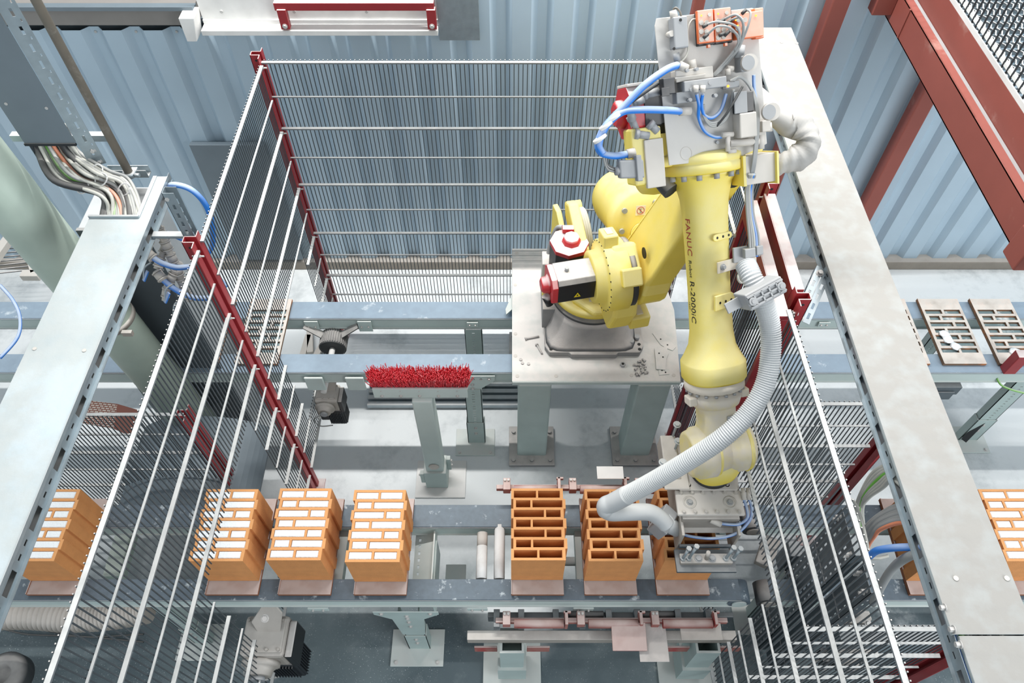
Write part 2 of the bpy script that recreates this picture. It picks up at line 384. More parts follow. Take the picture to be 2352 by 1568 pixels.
mk('wall_panel', M().box(p0.x, p0.x + .5, 3.925, 3.96, .12, p0.z), 'cladding_l', cat='panel', label='flat grey panel fixed to the corrugated wall behind the left mesh fence', bevel=.004)

# ================================================================ RED STEEL ON THE RIGHT
def hsec(name, label, x, y, z0, z1, w=.10, cat='column'):
    return mk(name, M().box(x - w/2, x + w/2, y - w/2, y + w/2, z0, z1), 'rust', cat=cat, label=label, bevel=.008)
hsec('steel_column', 'red-brown steel column against the wall behind the right cable tray top end', 1.79, 3.9, .0, 3.2)
hsec('steel_column', 'red-brown steel column passing behind the big diagonal red beam', 2.54, 3.9, .0, 1.92)
hsec('steel_column', 'short red column top showing above the robot at the upper picture edge', 1.015, 3.86, .0, 2.9, .06)
ZB = 2.30
def xat(k, z): return k*(CAMZ - z)
t = thing('platform_beam', 'wide red-brown channel beam, nearest of the two platform beams, with chalky scuffs', 'beam', (2.11, 3, 2.14))
mk('web', M().box(2.09, 2.10, 2.14, 3.92, 2.14, 2.31), 'rust', t, bevel=.002)
mk('flange', M().box(2.09, 2.135, 2.14, 3.92, 2.30, 2.31), 'rust', t, bevel=.002)
mk('flange', M().box(2.09, 2.135, 2.14, 3.92, 2.14, 2.15), 'rust', t, bevel=.002)
mk('scuff', M().bar((2.0895, 3.62, 2.27), (2.0895, 2.55, 2.20), .0006, .02, X_), 'rust', t) if False else None
mk('end_box', M().box(2.06, 2.20, 2.03, 2.14, 2.12, 2.28), 'rust', t, bevel=.006)
mk('bracket', M().box(1.98, 2.09, 3.85, 3.93, 2.18, 2.29), 'rust', t, bevel=.005)
mk('stiffener', M().box(2.083, 2.09, 3.68, 3.692, 2.15, 2.31), 'rust', t, bevel=.001)
mk('bolt', bolt(M(), (2.03, 3.88, 2.29), Z_, .014), 'bolt', t)
mk('bolt', bolt(M(), (2.17, 2.10, 2.28), Z_, .014), 'bolt', t)
t = thing('platform_beam', 'red-brown beam carrying the steel grating at the top right', 'beam', (2.2, 3, 2.26))
mk('web', M().box(2.20, 2.21, 1.2, 3.92, 2.255, 2.42), 'rust', t, bevel=.003)
mk('flange', M().box(2.20, 2.26, 1.2, 3.92, 2.245, 2.255), 'rust', t, bevel=.003)
mk('edge_strip', M().box(2.140, 2.198, 1.2, 3.9, 2.262, 2.266), 'cabside', t, bevel=.001)
mk('edge_strip', M().box(2.20, 2.206, 1.2, 3.92, 2.42, 2.445), 'white', t)
# grating deck
gx0 = 2.212; ZGR = 2.38
t = thing('steel_grating', 'galvanised walkway grating beyond the red beam, upper right corner', 'grating', (gx0, 2.9, ZGR))
for i in range(34):
    yy = 1.9 + i*.06
    mk('bearing_bar', M().box(gx0, gx0 + .95, yy, yy + .004, ZGR, ZGR + .03), 'galv_clean', t)
g = M()
for i in range(30):
    xx = gx0 + .02 + i*.030
    for j in range(33):
        ya = 1.9 + j*.06
        g.bar((xx, ya, ZGR + .028), (xx + .012, ya + .030, ZGR + .032), .006, .006); g.bar((xx + .012, ya + .030, ZGR + .032), (xx, ya + .060, ZGR + .028), .006, .006)
mk('cross_wires', g, 'rail', t, kind='stuff')
t = thing('railing_mesh', 'white edged wire mesh railing standing over the grating', 'railing', (gx0 + .02, 2.7, 2.43))
mk('rail', M().bar((2.228, 1.9, 2.455), (2.228, 3.9, 2.455), .020, .016), 'white', t)
g = M()
for i in range(44):
    yy = 1.92 + i*.046; g.bar((2.218, yy, 2.41), (2.218, yy, 3.35), .0065, .0065)
mk('mesh_wires', g, 'dark', t, kind='stuff')
mk('guard_post', M().box(2.86, 2.93, 2.385, 2.44, .82, .99), 'red', cat='post', label='short red post cut by the right picture edge near the mould plates', bevel=.004)

# ================================================================ SAFETY FENCE
def hat_post(x, y, z1, label, sx=1, group=None, z0=0.0, along='y', bolts=()):
    t = thing('fence_post', label, 'post', (x, y, z0), group)
    w, d, fl, th = .036, .05, .031, .0045
    out = [(d, w/2 + fl), (d, w/2), (0, w/2), (0, -w/2), (d, -w/2), (d, -w/2 - fl)]
    inn = [(d - th, w/2 + fl), (d - th, w/2 - 0 + -th*0), (th, w/2), (th, -w/2), (d, -w/2), (d, -w/2 - fl)]
    A = V((sx, 0, 0)) if along == 'y' else V((0, sx, 0)); B = Y_ if along == 'y' else X_
    o = V((x, y, z0)) - A*d
    H = Z_*(z1 - z0); m = M()
    m.obox(o + B*(-w/2), A*th, B*w, H)
    m.obox(o + B*(w/2 - th), A*d, B*th, H); m.obox(o - B*(w/2), A*d, B*th, H)
    m.obox(o + A*(d - th) + B*(w/2), A*th, B*fl, H); m.obox(o + A*(d - th) - B*(w/2 + fl), A*th, B*fl, H)
    mk('profile', m, 'red', t, bevel=.001)
    mk('foot_plate', M().cbox((x - sx*.02 if along == 'y' else x, y, z0 + .004), X_, Y_, Z_, .06, .07, .004), 'red', t, bevel=.002)
    mk('hole', M().cyl(o + B*0 + A*(d*.5) - B*(w/2 + .0005) + Z_*(z1 - z0 - .03), o + A*(d*.5) - B*(w/2 + .0012) + Z_*(z1 - z0 - .03), .006, n=12), 'dark', t)
    for z in bolts:
        q = M(); p = V((x, y, z)) - B*(w/2 + fl*.55); q.cyl(p - A*.008, p + A*.010, .006, n=10); q.cyl(p + A*.0, p + A*.024, .0035, n=8)
        q.cyl(p - A*.012, p - A*.006, .009, n=12); mk('bolt', q, 'bolt', t)
    return t
ZT = 2.25
bz = [ZT - .02 - .4*i for i in range(5)]
hat_post(-1.25, 3.32, 2.29, 'red hat-profile fence post at the far left corner of the mesh fence', bolts=bz)
hat_post(-1.25, 2.045, 2.29, 'red hat-profile fence post in the middle of the left mesh fence', bolts=bz)
hat_post(-1.60, 1.86, 1.27, 'short red post behind the left fence beside the pale green duct foot')
hat_post(1.075, 2.385, 2.29, 'red fence post at the far end of the right fence just behind the forearm', sx=-1, bolts=bz)
hat_post(1.06, 1.755, 2.29, 'red fence post where the slotted strut meets the right mesh fence', sx=-1, bolts=bz)
hat_post(1.80, 1.74, 1.56, 'red post under the right cable tray at the far low mesh panel', sx=-1)
hat_post(1.80, .765, 1.56, 'red post at the bottom right corner under the cable tray', sx=-1)
hat_post(1.045, 3.3, 2.29, 'red fence post at the right end of the far mesh panel behind the robot', sx=-1)

def panel(a, b, label, zt=ZT, zb=.25, cuts=(), side=1, group=None, pitch=.0227, dirt=()):
    a, b = V((a[0], a[1], 0)), V((b[0], b[1], 0)); d = b - a; Ln = d.length; d.normalize(); nrm = V((-d.y, d.x, 0))*side
    t = thing('mesh_fence', label, 'fence', (a.x, a.y, zb), group)
    n = int(round((zt - zb)/.2))
    for i in range(n + 1):
        z = zt - i*.2; thick = i % 2 == 0; segs = [(0.0, Ln)]
        for (s0, s1, z0, z1) in cuts:
            if z0 < z < z1:
                ns = []
                for (p, q) in segs:
                    if s0 > p: ns.append((p, min(q, s0)))
                    if s1 < q: ns.append((max(p, s1), q))
                segs = [k for k in ns if k[1] - k[0] > .02]
        for (p, q) in segs:
            w_ = .017 if thick else .009
            mk('rail', M().bar(a + d*p + Z_*z, a + d*q + Z_*z, w_, .008 if thick else .006), 'rail', t)
    g = M(); k = 0; s = .012; off = .011
    while s < Ln:
        zs = [(zb - .005, zt + .009)]
        for (s0, s1, z0, z1) in cuts:
            if s0 < s < s1:
                ns = []
                for (p, q) in zs:
                    if z0 > p: ns.append((p, min(q, z0)))
                    if z1 < q: ns.append((max(p, z1), q))
                zs = ns
        for (p, q) in zs: g.bar(a + d*s + nrm*off + Z_*p, a + d*s + nrm*off + Z_*q, .004, .004)
        s += pitch
    mk('mesh_wires', g, 'wire', t, kind='stuff')
    return t
panel((-1.25, 3.3), (1.04, 3.3), 'far mesh fence panel running level in front of the corrugated wall', side=1)
panel((-1.243, 3.27), (-1.243, 2.07), 'left mesh fence panel between the two tall red posts', side=-1, cuts=[(.24, .98, .45, 1.25)])
panel((-1.245, 2.02), (-1.255, .1), 'left mesh fence panel nearest the camera, in front of the orange blocks', side=-1, cuts=[(.25, 1.07, .45, 1.35)])
panel((1.03, 1.72), (1.07, .1), 'right mesh fence panel nearest the camera, over the conveyor end', side=1, cuts=[(.03, .78, .5, 1.35)])
panel((1.06, 3.27), (1.07, 2.42), 'right mesh fence panel behind the robot arm', side=1, cuts=[(.1, .8, .45, 1.25)])
panel((-1.62, 1.86), (-3.0, 1.86), 'low mesh panel at the left running back from the short red post', zt=1.25, zb=.05)
panel((1.09, 1.75), (1.78, 1.75), 'low mesh panel right of the robot, at right angles to the main fence', zt=1.53, zb=.13)
panel((1.09, .76), (1.78, .76), 'low mesh panel at the bottom right beside the slotted cable trays', zt=1.55, zb=.15)
# gate with dusty red frame
t = thing('fence_gate', 'mesh gate with two dust topped red channels beside the forearm', 'gate', (1.03, 2.05, .2))
for k, (x, y0, y1) in enumerate(((1.072, 1.82, 2.35), (.988, 1.69, 2.31))):
    mk('top_channel', M().box(x - .002, x + .042, y0, y1, 2.225, 2.25).box(x - .006, x - .002, y0, y1, 2.17, 2.25), 'red', t, bevel=.001)
    mk('bottom_channel', M().box(x - .002, x + .042, y0, y1, .2, .225), 'red', t, bevel=.001)
    mk('stile', M().box(x - .002, x + .042, y0, y0 + .02, .225, 2.225), 'red', t, bevel=.001)
    mk('stile', M().box(x - .002, x + .042, y1 - .02, y1, .225, 2.225), 'red', t, bevel=.001)
    g = M(); y = y0 + .03
    while y < y1 - .02: g.bar((x + .02, y, .225), (x + .02, y, 2.225), .0042, .0042); y += .0227
    mk('mesh_wires', g, 'wire', t, kind='stuff')
    for z in (2.05, 1.6, 1.2): mk('bolt', M().cyl((x - .012, y1 - .01, z), (x + .01, y1 - .01, z), .009, n=10).cyl((x - .03, y1 - .01, z), (x - .012, y1 - .01, z), .005, n=8), 'bolt', t)
# ================================================================ CONVEYORS
def conveyor_rail(t, x0, x1, y0, y1, zt, beltmt):
    """ belt strip on a green-grey C profile with a toothed return belt below """
    yc = (y0 + y1)/2
    bt = mk('belt', M().box(x0, x1, y0, y1, zt - .008, zt), beltmt, t, bevel=.002)
    mk('glide_strip', M().box(x0, x1, y0 - .003, y0 + .006, zt - .016, zt - .006), 'galv', t)
    mk('side_profile', M().box(x0, x1, y0 + .004, y0 + .010, zt - .10, zt - .012).box(x0, x1, y1 - .01, y1 - .004, zt - .10, zt - .012).box(x0, x1, y0 + .01, y1 - .01, zt - .03, zt - .022).box(x0, x1, y0 - .004, y0 + .03, zt - .103, zt - .098), 'green', t, bevel=.001)
    g = M(); x = x0 + .01
    g.box(x0, x1, y0 + .012, y1 - .012, zt - .128, zt - .122)
    while x < x1: g.box(x, x + .006, y0 + .012, y1 - .012, zt - .122, zt - .114); x += .0125
    mk('toothed_return_belt', g, 'dark', t, kind='stuff')
def clip_plate(t, x, y, z, w=.09, h=.045, label=None):
    p = mk('clip_plate', M().box(x, x + w, y - .008, y, z - h, z), 'green', t, bevel=.002)
    q = M(); bolt(q, (x + w*.25, y - .008, z - h*.5), -Y_, .005); bolt(q, (x + w*.75, y - .008, z - h*.5), -Y_, .005); mk('bolts', q, 'bolt', p)
def perf_leg(t, x, y, z0, z1, w=.085, dp=.05, foot=True, fw=.14):
    n = int((z1 - z0)/.028); hs = [(w/2 - .008, w/2 + .008, .03 + i*.028, .038 + i*.028) for i in range(max(n - 1, 0))]
    m = M().slots(w, z1 - z0, hs, (x - w/2, y, z0), X_, Z_, Y_*.004)
    m.box(x - w/2, x - w/2 + .004, y, y + dp, z0, z1); m.box(x + w/2 - .004, x + w/2, y, y + dp, z0, z1)
    mk('leg', m, 'green_d', t)
    m = M().box(x - w/2 - .008, x + w/2 + .008, y - .006, y - .001, z0, z0 + .26).box(x - w/2 - .008, x - w/2 - .002, y - .006, y + dp, z0, z0 + .26).box(x + w/2 + .002, x + w/2 + .008, y - .006, y + dp, z0, z0 + .26)
    sl = mk('leg_sleeve', m, 'green_d', t, bevel=.001)
    q = M(); bolt(q, (x, y - .006, z0 + .13), -Y_, .008); bolt(q, (x, y - .006, z0 + .2), -Y_, .008); mk('bolts', q, 'bolt', sl)
    if foot:
        f_ = mk('foot_plate', M().box(x - fw, x + fw*.85, y - .10, y + .10, .003, .012), 'green', t, bevel=.002)
        q = M()
        for dx in (-.8, .65):
            bolt(q, (x + fw*dx, y - .08, .012), Z_, .008)
        mk('bolts', q, 'bolt', f_)
ZA = .82
tA = thing('belt_conveyor', 'rear twin-belt conveyor running level behind the brush and under the robot table', 'conveyor', (0, 2.7, 0))
conveyor_rail(tA, -4.2, 4.6, 2.80, 2.93, ZA, 'belt')
conveyor_rail(tA, -4.2, 4.6, 2.40, 2.53, ZA, 'belt')
# far rail support leg and near leg with T head
perf_leg(tA, -.245, 2.80, .012, .70, w=.11, foot=True)
m = M().prism([(-.135, .0), (.135, .0), (.135, -.05), (.055, -.13), (.055, -.17), (-.055, -.17), (-.055, -.13), (-.135, -.05)], (-.235, 2.385, .80), X_, Z_, Y_*.006)
h = mk('leg_head', m, 'green', tA, bevel=.002); q = M()
for dx, dz in ((-.1, -.03), (.1, -.03), (0, -.09), (0, -.13)): bolt(q, (-.235 + dx, 2.385, .80 + dz), -Y_, .008)
mk('bolts', q, 'bolt', h)
perf_leg(tA, -.235, 2.38, .012, .66, w=.10)
for u in (700, 822): 
    p = at(u, 725, .8); clip_plate(tA, p.x, 2.795, .80, .085, .10)
for x in (-.73, .62, 1.45, 2.2, -.25): clip_plate(tA, x, 2.395, .79)
for x in (-.28, .75, 1.9): clip_plate(tA, x, 2.795, .79, .07)
for x in (-.98, -1.22, -.68):
    p = mk('guard_plate', M().box(x, x + .11, 2.375, 2.39, .66, .79), 'green', tA, bevel=.006)
perf_leg(tA, 3.06, 2.40, .012, .71, w=.11); perf_leg(tA, 2.74, 2.82, .012, .71, w=.10)
perf_leg(tA, -2.2, 2.40, .012, .71, w=.11)
# right end extra: small motor bracket
mk('motor_bracket', M().box(2.5, 2.68, 2.37, 2.5, .62, .70).box(2.53, 2.65, 2.36, 2.37, .58, .66), 'galv_dark', tA, bevel=.004)

tB = thing('belt_conveyor', 'front twin-belt conveyor carrying the orange hollow blocks', 'conveyor', (0, 1.35, 0))
conveyor_rail(tB, -4.0, 1.10, 1.455, 1.575, ZA, 'belt_d')
conveyor_rail(tB, -4.0, 1.10, 1.09, 1.19, ZA, 'belt_d')
for y0, y1 in ((1.455, 1.575), (1.09, 1.19)):
    pu = mk('end_pulley', M().cyl((1.10, y0, ZA - .055), (1.10, y1, ZA - .055), .055, n=28), 'belt_d', tB)
    mk('hub', M().cyl((1.10, y0 - .008, ZA - .055), (1.10, y0, ZA - .055), .035, n=20), 'green', pu)
for _a in (.32, -.9): mk('cross_beam', M().box(_a, _a + .06, 1.19, 1.46, .70, .76), 'green_d', tB, bevel=.003)
# front leg with head, near the picture bottom
def head_leg(x, zt, w=.12, y=1.02):
    m = M().prism([(-.16, 0), (.16, 0), (.16, -.04), (.08, -.12), (.06, -.40), (-.06, -.40), (-.08, -.12), (-.16, -.04)], (x, y + .04, zt), X_, Z_, Y_*.006)
    h = mk('leg_head', m, 'green_d', tB, bevel=.002); q = M()
    for dx, dz in ((-.12, -.02), (.12, -.02), (0, -.06), (0, -.1), (0, -.16), (0, -.24)): bolt(q, (x + dx, y + .04, zt + dz), -Y_, .008)
    mk('bolts', q, 'bolt', h)
    perf_leg(tB, x, y + .05, .012, zt - .1, w=.105, dp=.06, fw=.16)
head_leg(-.52, .72)
for x in (-.22, -1.0, .3): clip_plate(tB, x, 1.085, .72, .10, .035)
perf_leg(tB, -1.75, 1.1, .012, .71); 
# slotted cross channel left of the second group of blocks
hs = [(.02 + i*.035, .035 + i*.035, .02, .032) for i in range(9)]
m = M().slots(.36, .12, hs, (-.50, 1.12, .70), Y_, X_*.96 + Z_*.28, Z_*.004)
mk('slotted_channel', m, 'green_d', tB)
mk('guard_strip', M().box(-.40, -.392, 1.12, 1.45, .45, .78).box(-.36, -.25, 1.2, 1.4, .42, .43), 'green', tB, bevel=.002)

tC = thing('belt_conveyor', 'continuing front conveyor beginning right of the belt gap, behind the right mesh fence', 'conveyor', (2.2, 1.35, 0))
conveyor_rail(tC, 1.24, 4.6, 1.455, 1.575, ZA, 'belt_d'); conveyor_rail(tC, 1.24, 4.6, 1.09, 1.19, ZA, 'belt_d')
for y0, y1 in ((1.455, 1.575), (1.09, 1.19)):
    pu = mk('end_pulley', M().cyl((1.24, y0, ZA - .055), (1.24, y1, ZA - .055), .055, n=28), 'rubber', tC)
    mk('hub', M().cyl((1.24, y0 - .008, ZA - .055), (1.24, y0, ZA - .055), .035, n=20), 'gear', pu)
perf_leg(tC, 1.42, 1.24, .012, .72, w=.10); perf_leg(tC, 2.6, 1.1, .012, .7, w=.10)
m = M().box(1.5, 1.62, 1.06, 1.09, .60, .74).box(2.1, 2.3, 1.06, 1.09, .62, .72); mk('clip_plate', m, 'green', tC, bevel=.004)

# ---- rollers between the rails of the front conveyor
for i, (x, y1, z, lb) in enumerate(((-.15, 1.36, .80, 'left, shorter of the two white dusted tubes between the front belts'), (-.063, 1.47, .795, 'right, longer of the two white dusted tubes between the front belts'))):
    t = thing('roller', lb, 'roller', (x, 1.3, z - .03))
    mk('tube', M().cyl((x, 1.195, z), (x, y1, z), .027, n=24), 'roller', t)
    mk('end_cap', M().cyl((x, y1, z), (x, y1 + (.07 if i == 0 else .015), z), .0265 if i == 0 else .02, n=20), 'gear', t)
    mk('end_bracket', M().box(x - .02, x + .02, 1.188, 1.196, z - .03, z + .01), 'galv_dark', t)
mk('cross_tube', M().cyl((.0, 1.32, .70), (.33, 1.32, .70), .022, n=20), 'roller', cat='tube', label='horizontal dusty cross tube between the first and second empty blocks')

# ================================================================ BLOCKS AND MOULD PLATES
BW, BL, BH = .248, .352, .27
NT = .010
rows = []; ry = [.012 + i*((BL - .024 + .013)/7) for i in range(8)]
RP = ry[1] - ry[0]
splits = [.5, .33, .66, .33, .66, .33, .5]
def block_holes():
    H = []
    for i in range(7):
        y0 = ry[i]; y1 = y0 + RP - .013; even = i % 2 == 1
        a = .013 + (NT if even else 0); b = BW - .013 + (NT if even else -.0)
        c_ = a + (b - a)*splits[i]
        H += [(a, c_ - .005, y0, y1), (c_ + .005, b - .002, y0, y1)]
    return H
HB = block_holes()
def block_solid(cx, cy):
    i = int((cy - ry[0] + .0065)//RP); i = max(0, min(6, i)); even = i % 2 == 1
    if cx < NT and even: return False
    if cx > BW and not even: return False
    if cx > BW - .006 and not even and False: return False
    return not any(h[0] < cx < h[1] and h[2] < cy < h[3] for h in HB)
def make_block(filled, loc, label, group):
    t = thing('hollow_block', label, 'block', loc, group)
    o = V(loc)
    xs = [0, NT, BW, BW + NT] + [q for h in HB for q in h[:2]]; ys = [0, BL] + [ry[0] - .0065 + RP*i for i in range(1, 7)] + [q for h in HB for q in h[2:]]
    zf = BH
    m = M().perf(xs, ys, block_solid, o, X_, Y_, Z_*zf)
    b = mk('clay_body', m, 'clay', t)
    mk('base_seam', M().box(o.x - .0006, o.x + BW, o.y - .0008, o.y, o.z + .047, o.z + .049), 'clay', t)
    if filled:
        for h in HB:
            f = M(); r = .0012; nx = 9; x0, x1, y0, y1 = h[0] + r, h[1] - r, h[2] + r, h[3] - r
            # pillow-topped insulation slab
            c_ = .003
            def ring(e, z): return [o + V((x0 + e, y0 + e, z)), o + V((x1 - e, y0 + e, z)), o + V((x1 - e, y1 - e, z)), o + V((x0 + e, y1 - e, z))]
            dz = random.uniform(-.002, .003)
            f.loft([ring(0, .01), ring(0, zf - .003 + dz), ring(c_, zf + .001 + dz)], False)
            mk('insulation_fill', f, 'fill', t)
    return t
spots_f = [(-2.322, 'white-filled orange block partly hidden by the left cable tray'), (-1.467, 'white-filled orange block seen through the left mesh fence'),
           (-1.115, 'middle white-filled block of the three beside the left fence'), (-.757, 'white-filled orange block just left of the empty belt gap')]
spots_e = [(-.004, 'leftmost empty orange block, right of the white tubes'), (.347, 'empty orange block under the end of the grey hose'), (.693, 'empty orange block under the robot gripper')]
spots_r = [(1.90, 'white-filled block almost wholly hidden under the right cable tray'), (2.24, 'brightly lit white-filled block at the right picture edge')]
Y0B = 1.172; ZBL = .848
def yjit(i): return [0, .0, .004, -.004, .004, .0, .004, 0, 0][i]
PH = [(h[0] + .003, h[1] - .003 - (.006 if h[1] > BW - .008 else 0), h[2] + .002 + .066, h[3] - .002 + .066) for h in HB]
def make_plate(loc, label, group, mt):
    t = thing('mould_plate', label, 'plate', loc, group); o = V(loc); L_ = .49
    m = M().slots(BW, L_, PH, o, X_, Y_, Z_*.018)
    mk('plate_body', m, mt, t)
    if mt == 'pallet_r': mk('pocket_floor', M().box(o.x + .01, o.x + BW - .01, o.y + .05, o.y + L_ - .05, o.z - .002, o.z + .003), 'pocket', t)
    mk('edge_lip', M().box(o.x - .004, o.x, o.y, o.y + L_, o.z, o.z + .024), mt, t)
    return t
bf = pf = be = None
names = []
for i, (x, lb) in enumerate(spots_f + spots_e + spots_r):
    filled = i < 4 or i > 6
    loc = (x, Y0B + yjit(i), ZBL)
    g1 = 'orange hollow blocks filled with white insulation' if filled else 'empty orange hollow blocks'
    if filled:
        if bf is None: bf = make_block(True, loc, lb, g1)
        else: dup(bf, loc, lb)
    else:
        if be is None: be = make_block(False, loc, lb, g1)
        else: dup(be, loc, lb)
    ploc = (x + (.004 if i != 2 else .0), 1.108, ZA + .006)
    where = ['seen left of the left mesh fence', 'behind the left mesh fence bars', 'in the middle of the three left ones', 'beside the slotted channel', 'leftmost of the three under empty blocks', 'under the empty block by the hose end', 'under the block below the gripper', 'under the right cable tray', 'at the right picture edge'][i]
    lb2 = 'pink dusted mould plate under an orange block, ' + where
    if pf is None: pf = make_plate(ploc, lb2, 'mould plates under the orange blocks', 'pallet')
    else: dup(pf, ploc, lb2)
# empty plates on the rear conveyor
pr = None
for x, y, lb in ((2.53, 2.445, 'rust-edged slotted mould plate with white crumbs on the rear conveyor, right of the cable tray'), (2.855, 2.445, 'slotted mould plate on the rear conveyor cut by the right picture edge'),
              (2.20, 2.445, 'mould plate on the rear conveyor mostly under the right cable tray'), (-1.62, 2.445, 'right one of the mould plates seen through the left mesh fence'), (-1.97, 2.445, 'left one of the mould plates seen through the left mesh fence'), (-2.9, 2.445, 'mould plate far left on the rear conveyor')):
    if x == -2.9: continue
    loc = (x, y, ZA + .004)
    if pr is None: pr = make_plate(loc, lb, 'empty mould plates on the rear conveyor', 'pallet_r')
    else: dup(pr, loc, lb)
for k, (cx, cy) in enumerate(((2.60, 2.66), (2.61, 2.62), (2.64, 2.57), (2.97, 2.53))):
    m = M(); m.lathe((cx, cy, ZA + .022), Z_, [(0, .03), (.006, .028), (.010, .012)], n=9, e=2)
    for q in range(len(m.v)): m.v[q] += V((random.uniform(-.008, .012), random.uniform(-.004, .004), 0))
    mk('insulation_crumb', m, 'fill', cat='crumb', label=['farthest white crumb on the left mould plate', 'middle white crumb on the left mould plate', 'nearest, widest white crumb on the left mould plate', 'white crumb on the mould plate at the right picture edge'][k])

# ================================================================ RED CLAMP BARS
def clamp_bar(y, z, x0, x1, label, n, plate):
    t = thing('clamp_bar', label, 'clamp', ((x0+x1)/2, y, z - .05))
    mk('carrier', M().box(x0, x1, y - .012, y + .012, z - .03, z), 'pink', t, bevel=.003)
    step = (x1 - x0 - .05)/n
    for i in range(n):
        a = x0 + .09 + i*step
        p = mk('pad', M().cyl((a, y - .02, z + .008), (a + step - .12, y - .02, z + .008), .022, n=16), 'pink', t)
        mk('pad_bracket', M().box(a + step - .115, a + step - .10, y - .035, y + .03, z - .03, z + .05).box(a + step - .12, a + step - .085, y + .02, y + .03, z + .03, z + .05), 'pink', t, bevel=.002)
        c_ = mk('clamp_block', M().box(a - .055, a - .018, y - .03, y + .035, z - .02, z + .03), 'pink', t, bevel=.003)
        q = M()
        for dx in (-.046, -.028): q.cyl((a + dx, y + .02, z + .03), (a + dx, y + .02, z + .04), .006, n=10)
        mk('pins', q, 'bolt', c_)
    return t
clamp_bar(1.635, .91, -.08, .98, 'dusty red clamp bar behind the empty blocks', 3, None)
clamp_bar(1.03, .70, -.08, 1.05, 'dusty red clamp bar in front of the empty blocks', 3, None)
mk('sheet_flap', M().obox(at(1372, 1100, .98), V((.135, 0, 0)), V((0, .07, .0)), V((0, 0, .004))), 'white', cat='plate', label='small white dusted plate standing up behind the rear clamp bar', bevel=.002)
mk('sheet_flap', M().obox(at(1407, 1495, .70), V((.165, 0, 0)), V((0, .125, .02)), V((0, 0, .006))), 'pink', cat='plate', label='pink dusted square plate hanging below the front clamp bar', bevel=.003)
mk('sheet_flap', M().obox(at(1470, 1520, .68), V((.14, 0, 0)), V((0, .2, .0)), V((0, 0, .005))), 'base', cat='plate', label='grey speckled plate beside the pink plate below the front clamp bar', bevel=.01)
mk('sheet_flap', M().obox(at(1565, 1470, .69), V((.2, 0, 0)), V((0, .08, .0)), V((0, 0, .005))), 'gear', cat='plate', label='grey plate with rounded corner low at the right end of the front clamp bar', bevel=.01)
t = thing('trestle', 'dark grimy trestle beam with lugs under the front clamp bar', 'frame', (.5, 1.0, .4))
mk('beam', M().box(-.22, 1.1, .955, 1.0, .57, .63), 'gear', t, bevel=.003)
mk('beam', M().box(-.12, 1.1, 1.06, 1.085, .56, .64), 'galv_dark', t, bevel=.003)
for x in (-.09, .03, .2, .33, .46, .6, .8, .95):
    mk('lug', M().box(x, x + .03, 1.0, 1.085, .64, .69), 'galv_dark', t, bevel=.002)
for x in (.28, .63): mk('cylinder', M().cyl((x, 1.065, .665), (x + .17, 1.065, .665), .018, n=14), 'dark', t)
for i, (x, y) in enumerate(((.0, 1.01), (.97, 1.01))):
    t = thing('support_stand', ('left' if not i else 'right') + ' green-grey box leg on a foot plate under the front clamp bar', 'leg', (x, y, 0))
    m = M().slots(.12, .12, [(.012, .108, .012, .108)], (x - .06, y - .1, .18), X_, Y_, Z_*.38); mk('box_leg', m, 'green_d', t)
    mk('collar', M().slots(.15, .15, [(.015, .135, .015, .135)], (x - .075, y - .115, .06), X_, Y_, Z_*.2), 'green_d', t)
    f_ = mk('foot_plate', M().box(x - .16, x + .16, y - .22, y + .1, .003, .015), 'green', t, bevel=.002)
    for _a in (-.19, .075): mk('wing_plate', M().box(x + _a, x + _a + .115, y - .06, y - .05, .42, .5), 'pink', t, bevel=.002)
    q = M()
    for sx in (-.13, .13): bolt(q, (x + sx, y - .19, .015), Z_, .01)
    mk('bolts', q, 'bolt', f_)

